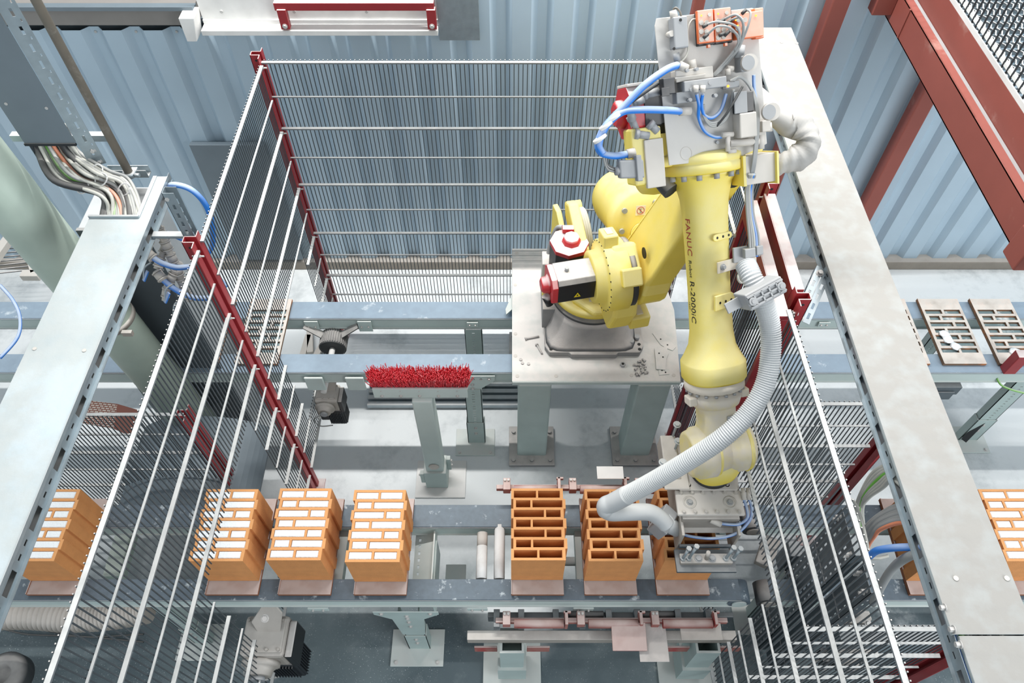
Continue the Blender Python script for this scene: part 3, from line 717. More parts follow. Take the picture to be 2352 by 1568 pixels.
# ================================================================ GEARMOTORS
def gearmotor(o, label, sc=1.0, flip=1):
    o = V(o); t = thing('gearmotor', label, 'motor', o); k = sc; F = flip
    B = lambda x0, x1, y0, y1, z0, z1: M().box(*(sorted((o.x + F*x0*k, o.x + F*x1*k))), o.y + y0*k, o.y + y1*k, o.z + z0*k, o.z + z1*k)
    mk('gear_case', B(-.10, .10, -.06, .12, .0, .16), 'gear', t, bevel=.018*k)
    cv = mk('case_cover', B(-.09, .09, -.045, .105, .16, .172), 'gear', t, bevel=.006*k)
    q = M()
    for dx in (-.078, -.026, .026, .078):
        for dy in (-.033, .092): bolt(q, o + V((F*dx*k, dy*k, .172*k)), Z_, .007*k, washer=False)
    bolt(q, o + V((0, .06*k, .172*k)), Z_, .009*k); mk('cover_bolts', q, 'gear', cv)
    c = o + V((F*-.02*k, -.06*k, .07*k))
    fl = mk('output_flange', M().lathe(c, -Y_, [(0, .085*k), (.018*k, .085*k), (.024*k, .07*k), (.035*k, .06*k), (.06*k, .055*k), (.062*k, .04*k)], 28), 'gear', t)
    mk('shaft_cap', M().cyl(c - Y_*.062*k, c - Y_*.08*k, .03*k, n=20), 'grey', fl)
    mk('side_plate', B(.10, .135, -.06, .10, -.02, .15), 'black', t, bevel=.008*k)
    # finned dark motor hanging below
    mk('motor_body', B(-.02, .12, -.06, .06, -.22, .0), 'dark', t, bevel=.01*k)
    q = M()
    for i in range(9): q.box(o.x + F*.12*k if F > 0 else o.x - .13*k, o.x + F*.13*k if F > 0 else o.x - .12*k, o.y + (-.055 + i*.0125)*k, o.y + (-.051 + i*.0125)*k, o.z - .2*k, o.z - .02*k)
    for i in range(9): q.box(o.x + (-.015 + i*.014)*k*F - .002, o.x + (-.015 + i*.014)*k*F + .002, o.y - .07*k, o.y - .06*k, o.z - .2*k, o.z - .02*k)
    mk('cooling_fins', q, 'dark', t)
    mk('terminal_box', B(-.10, -.02, -.05, .03, -.17, -.08), 'black', t, bevel=.008*k)
    mk('motor_cable', M().tube(spline([o + V((F*-.1*k, -.03*k, -.12*k)), o + V((F*-.16*k, -.06*k, -.14*k)), o + V((F*-.12*k, -.08*k, -.22*k)), o + V((F*-.02*k, -.05*k, -.26*k))], 6), .006*k, 8), 'cable', t)
    m = M().prism([(-.05, 0), (.05, 0), (.075, .11), (.05, .16), (0, .17), (-.03, .12), (-.07, .06)], o + V((F*.02*k, .04*k, .165*k)), X_*F*k, (Z_*.9 + Y_*.5)*k, Y_*.01)
    ar = mk('torque_arm', m, 'gear', t, bevel=.003); 
    q = M(); bolt(q, o + V((F*.04*k, .06*k, .32*k)), (0, -.4, .9), .012*k); mk('arm_bolt', q, 'bolt', ar)
    return t
pg = at(752, 905, .52); gearmotor((pg.x, pg.y - .02, .42), 'dusty gearmotor with black motor hanging below the rear conveyor, left of the brush', .72)
pg = at(600, 1480, .5); gearmotor((pg.x + .02, pg.y, .36), 'large dusty gearmotor below the front conveyor at the bottom left', 1.12)
pg = at(1965, 1470, .5); gearmotor((pg.x, pg.y, .32), 'dusty gearmotor behind the slotted cable trays at the bottom right', .9)
# drum between the rear rails
pd = at(772, 742, .66)
t = thing('drive_drum', 'dark ribbed drive drum with shaft between the rear conveyor belts', 'drum', (pd.x, 2.66, .6))
m = M(); n = 40
for k in range(2):
    pass
prof = []
m.lathe((pd.x, 2.80, .64), -Y_, [(0, .075), (.002, .082), (.10, .082), (.105, .07)], 48)
d_ = mk('drum', m, 'rubber', t)
q = M()
for j in range(36):
    a = 2*pi*j/36; q.bar((pd.x + .083*math.cos(a), 2.797, .64 + .083*math.sin(a)), (pd.x + .083*math.cos(a), 2.70, .64 + .083*math.sin(a)), .006, .006)
mk('ribs', q, 'dark', d_)
mk('shaft', M().cyl((pd.x, 2.70, .64), (pd.x - .02, 2.40, .60), .018, n=16), 'white', t)
for _s in (1, -1): mk('belt_strand', M().bar((pd.x + .06*_s, 2.76, .70), (pd.x + .165*_s, 2.79, .76), .05, .008), 'rubber', t)
# conduit bundle on the floor between the rear rails
for i in range(6):
    y = 2.92 - i*.052
    mk('floor_pipe', M().bar((-1.0, y, .03), (.0 + .02*i, y, .03), .034, .04), 'galv' , cat='pipe', group='grey conduits on the floor behind the table', label=['first', 'second', 'third', 'fourth', 'fifth', 'sixth'][i] + ' conduit from the wall of the six on the floor behind the table', bevel=.006)
for i, (u, v, a) in enumerate(((742, 790, 1.25), (712, 780, 1.75), (700, 800, 1.5))):
    p = at(u, v, .05); d = V((math.cos(a), math.sin(a), 0))
    mk('timber_offcut', M().cbox(p, d, d.cross(Z_), Z_, .12, .022, .012), 'beige', cat='offcut', label=['longest pale offcut leaning right, on the floor behind the left fence', 'pale offcut leaning left on the floor behind the left fence', 'short pale offcut nearest the conveyor at the left fence'][i], bevel=.002)

# ================================================================ BRUSH STAND
t = thing('brush_stand', 'red bristle brush on a pale green post with a drilled front plate', 'brush', (-.48, 2.1, 0))
mk('post', M().box(-.535, -.425, 2.06, 2.16, .03, 1.04), 'green', t, bevel=.008)
pl = mk('brush_plate', M().obox((-.735, 2.085, 1.045), V((.50, 0, 0)), V((0, -.0, .085)), V((0, .012, 0))), 'green', t, bevel=.002)
q = M()
for i in range(5):
    bolt(q, (-.69 + i*.10, 2.085, 1.065), -Y_, .0065)
    q.cyl((-.69 + i*.10, 2.085, 1.11), (-.69 + i*.10, 2.083, 1.11), .004, n=8)
mk('plate_bolts', q, 'bolt', pl)
mk('brush_board', M().box(-.735, -.235, 2.098, 2.16, 1.09, 1.12), 'white', t, bevel=.002)
m = M()
for i in range(2600):
    x = random.uniform(-.735, -.235); y = random.uniform(2.10, 2.16); l = random.uniform(.07, .105)
    e = V((random.gauss(0, .010) + (x + .485)*.06, random.gauss(.0, .012) + (y - 2.13)*.3, l)); b0 = V((x, y, 1.118)); m.bar(b0, b0 + e, .0024, .0024)
mk('bristles', m, 'bristle', t, kind='stuff')
sk = mk('post_socket', M().box(-.55, -.41, 2.045, 2.175, .015, .22), 'green_d', t, bevel=.006)
mk('clamp_wing', M().box(-.41, -.385, 2.12, 2.15, .12, .26), 'green_d', sk, bevel=.003); mk('clamp_wing', M().box(-.575, -.55, 2.05, 2.08, .08, .2), 'green_d', sk, bevel=.003)
q = M(); bolt(q, (-.385, 2.135, .22), X_, .009); bolt(q, (-.385, 2.135, .16), X_, .009); bolt(q, (-.575, 2.065, .17), -X_, .009); mk('clamp_bolts', q, 'bolt', sk)
mk('foot_plate', M().box(-.62, -.30, 1.98, 2.24, .003, .015), 'white', t, bevel=.002)
m = M(); m.lathe((-.48, 2.058, .29), -Y_, [(0, .034), (.006, .03), (.010, .012)], 9); mk('dust_clump', m, 'beige', t)

# ================================================================ ROBOT TABLE
t = thing('robot_table', 'dust covered steel table carrying the yellow robot', 'table', (.48, 2.8, 0))
m = M().prism([(0, 2.285), (.955, 2.285), (.985, 2.80), (.96, 3.0), (.96, 3.31), (-.0, 3.31), (-.0, 2.62), (-.02, 2.56), (-.02, 2.56)][:7], (0, 0, .872), X_, Y_, Z_*.028)
mk('table_top', m, 'table', t, bevel=.003)
mk('front_edge', M().box(.002, .953, 2.279, 2.285, .872, .898), 'green', t)
q = M()
for x, y in ((.03, 2.32), (.25, 2.32), (.68, 2.325), (.92, 2.325), (.02, 2.62), (.03, 3.27), (.02, 3.0), (.02, 2.46)): q.cyl((x, y, .9), (x, y, .902), .011, n=14)
mk('plug_holes', q, 'beige', t)
for x, y in ((.13, 2.35), (.81, 2.35), (.13, 3.15), (.81, 3.15)):
    lg = mk('leg', M().box(x - .095, x + .095, y - .08, y + .08, .02, .872), 'green_d', t, bevel=.01)
    mk('base_plate', M().box(x - .15, x + .15, y - .15, y + .14, .003, .03), 'base', lg, bevel=.004)
    q = M()
    for dx in (-.12, 0, .12): bolt(q, (x + dx, y - .12, .03), Z_, .013, .018)
    for dx in (-.12, .12): bolt(q, (x + dx, y + .09, .03), Z_, .013, .018)
    mk('anchor_bolts', q, 'base', lg)
mk('side_flap', M().prism([(0, 0), (-.04, -.12), (-.035, -.16), (0, -.12)], (-.0, 2.95, .86), X_, Y_, Z_*.01), 'green', t)
# ================================================================ ROBOT
rb = thing('industrial_robot', 'yellow six-axis robot arm bolted to the dusty steel table', 'robot', (.475, 2.745, .9))
# --- base casting
ZT0 = .9
m = M().prism([(.19, 2.50), (.215, 2.455), (.33, 2.455), (.34, 2.44), (.60, 2.44), (.61, 2.455), (.735, 2.455), (.76, 2.50), (.76, 3.0), (.735, 3.04), (.215, 3.04), (.19, 3.0)], (0, 0, ZT0), X_, Y_, Z_*.045)
bs = mk('base_plate', m, 'base', rb, bevel=.006)
bc = V((.455, 2.72, 0))
def sring(rx, z, e, n=48, cx=.455, cy=2.72, ry_=None):
    q = []
    for j in range(n):
        a = 2*pi*j/n; c_, s_ = math.cos(a), math.sin(a); k = (abs(c_)**e + abs(s_)**e)**(-1/e)
        q.append(V((cx + rx*c_*k, cy + (ry_ or rx)*s_*k, z)))
    return q
m = M().loft([sring(.262, .945, 8), sring(.25, .965, 6), sring(.235, 1.02, 3.5), sring(.225, 1.10, 2.4), sring(.222, 1.145, 2)])
mk('base_casting', m, 'base', rb)
q = M()
for x, y in ((.225, 2.545), (.265, 2.515), (.725, 2.55), (.69, 2.52)):
    q.cyl((x, y, .945), (x, y, .972), .015, n=16); q.cyl((x, y, .972), (x, y, .9725), .008, n=6)
mk('base_bolts', q, 'grey', bs)
q = M()
for x, y in ((.222, 2.505), (.225, 2.475), (.30, 2.475), (.645, 2.475), (.735, 2.51), (.735, 2.475)): q.cyl((x, y, .945), (x, y, .946), .010, n=12)
mk('bolt_holes', q, 'ink', bs)
mk('connector_box', M().box(.175, .30, 2.63, 2.95, .945, 1.12), 'base', rb, bevel=.004)
q = M()
for y in (2.73, 2.77, 2.81): q.cyl((.20, y, 1.12), (.20, y, 1.121), .009, n=12)
mk('box_holes', q, 'ink', rb)
mk('swivel_ring', M().lathe((.455, 2.72, 1.145), Z_, [(0, .225), (.012, .232), (.028, .228), (.03, .215), (.05, .213)], 64), 'rubber', rb)
PHI = math.radians(12)
R_ = V((math.cos(PHI), math.sin(PHI), 0)); H_ = V((math.sin(PHI), -math.cos(PHI), 0))
J2 = V((.555, 2.505, 1.575))
TO = V((.455, 2.72, 0))
def tl(s, h, z): return TO + R_*s + H_*h + Z_*z
# --- turret
m = M().lathe(TO + Z_*1.19, Z_, [(0, .212), (.008, .225), (.045, .228), (.055, .215)], 56)
tu = mk('turret', m, 'yellow', rb)
poly = [(-.16, -.18), (.17, -.20), (.2, -.05), (.19, .19), (.08, .25), (-.06, .24), (-.15, .12)]
mk('turret_deck', M().prism([(p[0], p[1]) for p in poly], TO + Z_*1.235, R_, H_, Z_*.05), 'yellow', rb, bevel=.02, seg=3)
mk('deck_pad', M().prism([(-.06, .10), (.08, .08), (.10, .17), (.03, .21), (-.02, .17), (-.07, .16)], TO + Z_*1.285, R_, H_, Z_*.006), 'cream', rb)
# gearbox side bracket carrying J2, pads
m = M().prism([(-.02, 1.25), (.34, 1.25), (.40, 1.42), (.36, 1.70), (.22, 1.78), (.10, 1.66), (.02, 1.5)], TO + R_*-.02, H_, Z_, R_*.13)
mk('shoulder_casting', m, 'yellow', rb, bevel=.02, seg=3)
GB = J2 - R_*.02
m = M().lathe(GB - R_*.14, R_, [(0, .10), (.0, .135), (.045, .14), (.05, .175), (.055, .188), (.16, .188), (.165, .182)], 56)
gbx = mk('shoulder_gearbox', m, 'yellow', rb)
mk('seal_ring', M().lathe(GB + R_*.025, R_, [(0, .178), (.03, .178)], 56), 'rubber', rb)
q = M()
for j in range(28):
    a = 2*pi*j/28; d = H_*math.cos(a) + Z_*math.sin(a); q.cyl(GB - R_*.0865 + d*.181, GB - R_*.090 + d*.181, .004, n=6)
mk('ring_bolts', q, 'ink', gbx)
for nm, p in (('stop_pad', atp(1452, 645, GB + H_*.19, -H_)),):
    pass
n_ = (H_*.75 + Z_*.66).normalized(); tdir = R_.cross(n_)
sp = mk('stop_pad', M().cbox(GB + n_*.205 + R_*.01, R_, tdir, n_, .05, .045, .022), 'yellow', rb, bevel=.008)
n2 = (Z_*.95 - H_*.3).normalized()
mk('stop_block', M().cbox(GB + n2*.21 - R_*.05, R_, R_.cross(n2), n2, .038, .05, .035), 'yellow', rb, bevel=.008)
mk('stop_rubber', M().cbox(GB + n2*.247 - R_*.05, R_, R_.cross(n2), n2, .016, .03, .004), 'yellow_d', rb, bevel=.002)
lowp = tl(.165, .29, 1.265)
lo_ = mk('stop_block', M().cbox(lowp, R_, H_, Z_, .055, .055, .045), 'yellow', rb, bevel=.01)
mk('stop_rubber', M().cbox(lowp + Z_*.048, R_, H_, Z_, .018, .03, .004), 'cream', rb, bevel=.002)
# --- J2 motor
MA = GB - R_*.36; MB_ = GB - R_*.13
def octa(o, X, Y, r, c): return [o + X*a*r + Y*b*r for a, b in ((1, -c), (1, c), (c, 1), (-c, 1), (-1, c), (-1, -c), (-c, -1), (c, -1))]
up2 = Z_
def octprism(a, b, X, Y, r, c=.55):
    return M().loft([octa(a, X, Y, r, c), octa(b, X, Y, r, c)], False)
mm = mk('shoulder_motor', octprism(MA + R_*.03, MB_, H_, Z_, .082, .72), 'black', rb, bevel=.004)
mk('motor_end_cap', octprism(MA, MA + R_*.03, H_, Z_, .086, .6), 'motorred', rb, bevel=.004)
mk('encoder_cover', M().lathe(MA - R_*.04, R_, [(0, .030), (.008, .042), (.03, .044), (.04, .055)], 8), 'motorred', rb)
mk('encoder_plug', M().cyl(MA - R_*.02 - Z_*.05 + H_*.03, MA - R_*.0 - Z_*.10 + H_*.05, .022, n=14), 'black', rb)
mk('eye_bolt', M().cyl(MA + R_*.09 + Z_*.082, MA + R_*.09 + Z_*.105, .011, n=12), 'grey', mm)
# warning triangle on the front of the motor
def sticker(name, o, X, Y, s, parent):
    tri = [(-.5, -.4), (.5, -.4), (0, .5)]
    st = mk(name, M().prism([(p[0]*s*1.15, p[1]*s*1.15) for p in tri], o, X, Y, X.cross(Y)*.0006), 'ink', parent)
    mk('sticker_face', M().prism([(p[0]*s, p[1]*s - .001) for p in tri], o, X, Y, X.cross(Y)*.0012), 'label', parent)
    mk('sticker_face', M().prism([(-s*.14, -s*.22), (s*.14, -s*.22), (s*.10, -s*.12), (s*.12, 0), (s*.06, s*.12), (0, s*.02), (-s*.06, s*.12), (-s*.12, 0), (-s*.08, -s*.12)], o, X, Y, X.cross(Y)*.0016), 'ink', parent)
sticker('sticker_border', MA + R_*.13 + H_*.0825 - Z_*.018, R_, Z_, .036, rb)
# --- J1 motor standing behind
MJ = V((.30, 2.70, 1.27))
X8 = V((math.cos(.35), math.sin(.35), 0)); Y8 = Z_.cross(X8)
mk('turret_motor', octprism(MJ, MJ + Z_*.30, X8, Y8, .092, .45), 'black', rb, bevel=.003)
mk('motor_end_cap', octprism(MJ + Z_*.30, MJ + Z_*.328, X8, Y8, .094, .45), 'motorred', rb, bevel=.003)
mk('encoder_cover', M().lathe(MJ + Z_*.328 + V((.01, .0, 0)), Z_, [(0, .05), (.015, .048), (.02, .042), (.035, .04)], 8), 'motorred', rb)
mk('plug_housing', M().box(MJ.x - .035, MJ.x + .025, MJ.y + .055, MJ.y + .09, 1.60, 1.63), 'motorred', rb, bevel=.005)
mk('side_box', M().box(.165, .245, 2.70, 2.80, 1.28, 1.42), 'cream', rb, bevel=.005)
mk('corner_pad', M().box(.165, .24, 2.60, 2.685, 1.24, 1.30), 'yellow', rb, bevel=.008)
tubes('motor_cable', [MJ + V((-.03, .10, .33)), MJ + V((-.06, .12, .30)), MJ + V((-.09, .10, .2)), MJ + V((-.11, .06, .05))], .014, 'cable', rb)
# --- balancer cylinder at the back
BA = atp(1458, 505, J2 + R_*.02 - H_*.28, H_); 
BA = V((.665, 2.74, 1.71)); ba = (V((-.10, .47, -.20))).normalized()
bl = mk('balancer_cylinder', M().lathe(BA, ba, [(0, .05), (0, .15), (.012, .162), (.06, .168), (.09, .160), (.32, .160), (.38, .152), (.43, .126), (.465, .08), (.478, .03)], 56), 'yellow', rb)
bx, by, _d = basis(ba)
q = M()
for a in (.3, 1.9, 2.9): q.cyl(BA + (bx*math.cos(a + .6) + by*math.sin(a + .6))*.115, BA - ba*.012 + (bx*math.cos(a + .6) + by*math.sin(a + .6))*.115, .014, n=14)
mk('cap_bolts', q, 'grey', bl)
uyb = (Z_ - ba*ba.z).normalized()
mk('rod_seal', M().lathe(BA - uyb*.07 - ba*.002, -ba, [(0, .06), (.004, .058)], 32), 'yellow', bl)
mk('balancer_rod', M().cyl(BA - uyb*.07, BA - uyb*.07 - ba*.09, .026, n=18), 'white', bl)
nb = -ba; ux_ = V((1, 0, 0)); ux_ = (ux_ - nb*ux_.dot(nb)).normalized(); uy_ = nb.cross(ux_)
if uy_.z < 0: uy_ = -uy_
so = BA + nb*.0005 + uy_*.055 - ux_*.01
mk('warning_sticker', M().cbox(so, ux_, uy_, nb, .026, .026, .0005), 'whitesticker', bl)
rg = M(); rg.lathe(so, nb, [(.0006, .0225), (.0010, .0225)], 28)
mk('prohibition_ring', M().tube([so + nb*.0012 + (ux_*math.cos(a*pi/14) + uy_*math.sin(a*pi/14))*.019 for a in range(29)], .0014, 6), 'redink', bl)
mk('prohibition_bar', M().bar(so + nb*.0012 + (-ux_ + uy_)*.013, so + nb*.0012 + (ux_ - uy_)*.013, .003, .001, nb), 'redink', bl)
mk('pictogram', M().bar(so + nb*.001 - uy_*.012, so + nb*.001 + uy_*.010, .007, .0008, nb).bar(so + nb*.001 - uy_*.012 - ux_*.009, so + nb*.001 - uy_*.012 + ux_*.009, .002, .0008, nb), 'grey', bl)
# yoke arms from balancer to turret
a0 = BA + ba*.02 - R_*.19; 
m = M().prism([(-.02, -.40), (.12, -.40), (.12, -.14), (.04, -.04), (-.20, .06), (-.27, .02), (-.24, -.06), (-.08, -.14)], V((.455, 2.72, 1.62)) - R_*.06, H_, Z_, -R_*.06)
mk('balancer_bracket', m, 'yellow', rb, bevel=.012)
m = M().prism([(-.32, -.30), (-.22, -.34), (-.10, -.34), (-.16, -.04), (-.24, .0), (-.32, -.02)], V((.455, 2.72, 1.60)) - R_*.14, H_, Z_, -R_*.03)
mk('cable_guard', m, 'yellow', rb, bevel=.006)
mk('bracket_cap', M().cyl(V((.41, 2.95, 1.62)) - R_*.12, V((.41, 2.95, 1.62)) - R_*.04, .035, n=20), 'yellow', rb)
for i in range(4):
    o = V((.372 + i*.012, 2.76, 1.30))
    tubes('harness_cable', [o + V((.03, -.03, 0)), o + V((.03, -.02, .15)), o + V((.01, .03, .27)), o + V((-.02, .12, .34)), o + V((-.05, .2, .3))], .009, 'cable_l', rb)
# --- upper arm
W_ = V((.874, 1.486, 1.6))
al = math.radians(52)
A_ = V((-math.cos(al)*math.sin(PHI), math.cos(al)*math.cos(PHI), math.sin(al)))
N_ = R_.cross(A_)
E_ = W_ + A_*1.25
J3 = E_ - N_*.24 - A_*.02
Sa, Sb = .055, .20
d2 = J3 - J2; d2 = d2 - R_*d2.dot(R_)
h3, z3 = d2.dot(H_), d2.z
def armring(s, g=1.0):
    pts = []
    for a in range(-200, 21, 20):
        pts.append((math.cos(math.radians(a))*.178*g, math.sin(math.radians(a))*.178*g))
    ln = math.hypot(h3, z3)
    for a in range(0, 181, 20):
        pts.append((h3 + math.cos(math.radians(a))*.12*g, z3 + math.sin(math.radians(a))*.12*g))
    return pts
def arm_at(s, g): return [J2 + R_*s + H_*p[0] + Z_*p[1] for p in armring(s, g)]
top_sh = lambda pts, k: pts
rings = []
for s, g in ((Sa, .93), (Sa + .012, 1.0), (Sb - .015, 1.0), (Sb, .92)):
    rg_ = arm_at(s, g); lateral = (J3 - J2).dot(R_) - .02
    rings.append([p + R_*(max(0, (p.z - J2.z)/z3)*(lateral*.75 + .15)) for p in rg_])
m = M().loft(rings, False)
ar = mk('upper_arm', m, 'yellow_d' if False else 'yellow', rb, bevel=.012, seg=3)
mk('arm_hole', M().cyl(J2 + R_*(Sa + .022) + Z_*.19 + H_*.06, J2 + R_*(Sa - .004 + .022) + Z_*.19 + H_*.06, .028, n=20), 'ink', ar)
mk('elbow_housing', M().lathe(J3 - R_*.17, R_, [(0, .10), (.01, .15), (.05, .158), (.30, .158), (.34, .15), (.35, .10)], 48), 'yellow', rb)
# --- forearm casting
def fl(s, n, t): return W_ + R_*s + N_*n + A_*t
prof = [(.325, .118), (.335, .125), (.40, .125), (.405, .122), (.43, .108), (.47, .09), (.53, .082), (.70, .079), (.88, .081), (1.00, .083), (1.06, .088), (1.12, .102), (1.15, .122), (1.16, .128)]
XR = (R_ + N_).normalized()
def rad(t):
    for (t0, r0), (t1, r1) in zip(prof, prof[1:]):
        if t0 <= t <= t1: return r0 + (r1 - r0)*(t - t0)/(t1 - t0 + 1e-9)
    return prof[-1][1]
EX = 2.5
fa = mk('forearm', M().lathe(W_, A_, prof, 64, e=EX, X=R_), 'yellow', rb)
mk('elbow_flange', M().lathe(W_, A_, [(1.16, .15), (1.165, .158), (1.195, .158), (1.198, .154), (1.203, .158), (1.225, .156), (1.24, .13)], 64), 'yellow', rb)
q = M()
for a in (-75, -52, -28, -2, 24, 46, 60):
    d = N_*math.cos(math.radians(a)) + R_*math.sin(math.radians(a)); q.cyl(fl(0, 0, 1.16) + d*.138, fl(0, 0, 1.14) + d*.138, .0105, n=12)
mk('flange_bolts', q, 'grey', rb)
mk('elbow_block', M().cbox(fl(0, -.07, 1.32), R_, N_, A_, .13, .10, .13), 'yellow', rb, bevel=.03, seg=3)
for s, n, t in ((-.19, .02, 1.27), (-.19, .02, 1.40), (-.17, .06, 1.22)):
    l_ = mk('lifting_lug', M().cbox(fl(s, n, t), R_, N_, A_, .028, .012, .02), 'yellow', rb, bevel=.006)
# cast pads with threaded holes on the forearm
def surf(theta, t, e=EX, off=0.0):
    a = math.radians(theta); c_, s_ = math.sin(a), math.cos(a)      # sin along R_, cos along N_
    k = (abs(c_)**e + abs(s_)**e)**(-1/e); return W_ + A_*t + (R_*c_ + N_*s_)*(rad(t)*k + off)
for t0, w0 in ((.915, .0), (.66, .0)):
    o = surf(22, t0); nn = (N_*.9 + R_*.35).normalized(); xx = (R_ - nn*R_.dot(nn)).normalized(); yy = nn.cross(xx)
    if t0 > .8: m = M().prism([(.036*sx + .014*math.cos(a), .014*math.sin(a)) for sx, aa in ((1, (-90, -45, 0, 45, 90)), (-1, (90, 135, 180, 225, 270))) for a in map(math.radians, aa)], o - nn*.004, xx, yy, nn*.008)
    else: m = M().prism([(-.055, -.03), (.055, -.03), (.05, .02), (.035, .03), (-.05, .03)], o - nn*.008, xx, yy, nn*.011)
    pd_ = mk('cast_pad', m, 'yellow', rb, bevel=.003)
    q = M()
    for dx in (-.03, 0, .03): q.cyl(o + xx*dx + nn*.004, o + xx*dx + nn*.0048, .005, n=12)
    mk('threaded_holes', q, 'ink', pd_)
# bracket strap holding the hose clamp
o = surf(25, .80); nn = (N_*.9 + R_*.35).normalized(); xx = (R_ - nn*R_.dot(nn)).normalized(); yy = nn.cross(xx)
br = mk('hose_bracket', M().cbox(o + xx*.06 + nn*.008, xx, yy, nn, .105, .022, .003), 'yellow_d', rb, bevel=.001)
mk('bracket_bolt', bolt(M().cyl(o - xx*.02 + nn*.011, o - xx*.02 + nn*.014, .013, n=18), o - xx*.02 + nn*.014, nn, .008), 'grey', br)
# lettering wrapped on the forearm
def wrap_text(txt, t_start, size, mtn, theta0, name='lettering', track=1.0):
    cu = bpy.data.curves.new(name, 'FONT'); cu.body = txt; cu.size = size; cu.resolution_u = 3; cu.space_character = track
    ob = bpy.data.objects.new('tmp', cu); C.objects.link(ob)
    dg = bpy.context.evaluated_depsgraph_get(); me = bpy.data.meshes.new_from_object(ob.evaluated_get(dg))
    wid = max(v.co.x for v in me.vertices)
    m = M()
    vs = []
    for v in me.vertices:
        t = t_start - v.co.x; th = theta0 + math.degrees(v.co.y/rad(t))
        vs.append(surf(th, t, EX, .0013))
    m.add(vs, [tuple(p.vertices)[::-1] for p in me.polygons])
    bpy.data.objects.remove(ob); bpy.data.curves.remove(cu)
    mk(name, m, mtn, rb); return wid
wd = wrap_text('FANUC', .995, .043, 'redink', -84, track=1.05)
w2 = wrap_text('Robot', .995 - wd - .018, .028, 'ink', -82)
wrap_text('R-2000iC', .995 - wd - w2 - .030, .043, 'ink', -84, track=1.05)
wrap_text('165F', .66, .018, 'ink', -100)
# --- wrist
mk('wrist_ring', M().lathe(W_, A_, [(.285, .114), (.29, .122), (.325, .122)], 56), 'yellow_d', rb)
mk('wrist_collar', M().lathe(W_, A_, [(.205, .06), (.215, .098), (.24, .106), (.26, .108), (.262, .104), (.285, .106)], 56), 'yellow_d', rb)
q = M()
for j in range(18):
    a = 2*pi*j/18; d = N_*math.cos(a) + R_*math.sin(a); q.cyl(fl(0, 0, .285) + d*.113, fl(0, 0, .275) + d*.113, .007, n=8)
mk('ring_bolts', q, 'grey', rb)
for s in (-1, 1): mk('collar_ear', M().cbox(fl(.112*s, .02, .25), R_, N_, A_, .018, .03, .018), 'yellow_d', rb, bevel=.005)
mk('wrist_neck', M().lathe(W_, A_, [(.0, .085), (.08, .085), (.13, .075), (.2, .075), (.215, .078)], 40, e=3, X=R_), 'yellow_d', rb)
mk('neck_window', M().cbox(fl(.035, .078, .155), R_, A_, N_, .02, .02, .003), 'grey', rb, bevel=.004)
mk('wrist_drum', M().lathe(W_ - R_*.135, R_, [(0, .085), (.004, .098), (.03, .106), (.034, .112), (.10, .114), (.104, .105), (.16, .10)], 56), 'yellow_d', rb)
mk('wrist_drum', M().lathe(W_ + R_*.02, R_, [(0, .10), (.04, .105), (.045, .112), (.10, .112), (.115, .095), (.12, .06)], 40), 'yellow_d', rb)
mk('drum_rim', M().lathe(W_ + R_*.10, R_, [(0, .113), (.004, .116), (.022, .110), (.026, .09)], 40), 'yellow', rb)
mk('drum_rim', M().lathe(W_ - R_*.034, R_, [(0, .108), (.003, .110), (.012, .110), (.015, .10)], 48), 'yellow', rb)
FD = V((.02, -.12, -1)).normalized()          # tool axis, nearly straight down
mk('wrist_nose', M().lathe(W_, FD, [(0, .10), (.08, .108), (.13, .10), (.15, .085)], 48, e=2.6, X=R_), 'yellow', rb)
mk('tool_flange', M().lathe(W_ + FD*.15, FD, [(0, .088), (.025, .09)], 48), 'dark', rb)

# --- control plate on the elbow
PO = fl(0, .12, 1.45)
def pl_(u, v, h=0.0): return atp(u, v, PO + N_*h, N_)
cor = [pl_(1537, 380), pl_(1697, 362), pl_(1762, 330), pl_(1738, 22), pl_(1728, 18), pl_(1508, 42), pl_(1504, 60)]
cp = mk('control_plate', M().loft([[p - N_*.006 for p in cor], cor], False), 'plate', rb, bevel=.002)
def pbox(name, u0, v0, u1, v1, h0, h1, mtn, bevel=.003, par=None):
    a, b = pl_(u0, v1, h0), pl_(u1, v1, h0); c_ = pl_(u0, v0, h0)
    X = R_*((b - a).dot(R_)) ; Y = A_*((c_ - a).dot(A_)); return mk(name, M().obox(a, X, Y, N_*(h1 - h0)), mtn, par or cp, bevel=bevel)
def pcyl(name, u, v, r, h0, h1, mtn, n=20, r2=None):
    p = pl_(u, v, h0); return mk(name, M().cyl(p, p + N_*(h1 - h0), r, r2, n), mtn, cp)
def acyl(name, u0, v0, u1, v1, h, r, mtn, n=14):
    return mk(name, M().cyl(pl_(u0, v0, h), pl_(u1, v1, h), r, None, n), mtn, cp)
def phose(name, pts, r, mtn, par=None, k=8): return tubes(name, [pl_(*p) for p in pts], r, mtn, par or cp, k=k)
# junction box
pbox('junction_box', 1538, 44, 1570, 116, 0, .05, 'grey', .004)
acyl('cable_gland', 1552, 122, 1556, 140, .03, .012, 'grey'); acyl('cable_gland', 1546, 24, 1549, 42, .03, .013, 'beige')
pcyl('box_screw', 1535, 80, .010, .01, .045, 'beige'); pcyl('box_screw', 1563, 46, .005, .05, .052, 'ink', 10); pcyl('box_screw', 1548, 112, .005, .05, .052, 'ink', 10)
phose('thin_cable', [(1546, 22, .03), (1553, 18, .04), (1562, 28, .03), (1565, 40, .02)], .0035, 'conduit')
phose('thin_cable', [(1556, 140, .03), (1566, 140, .03), (1580, 118, .015), (1580, 70, .012), (1588, 48, .012), (1598, 44, .012)], .0035, 'cable_l')
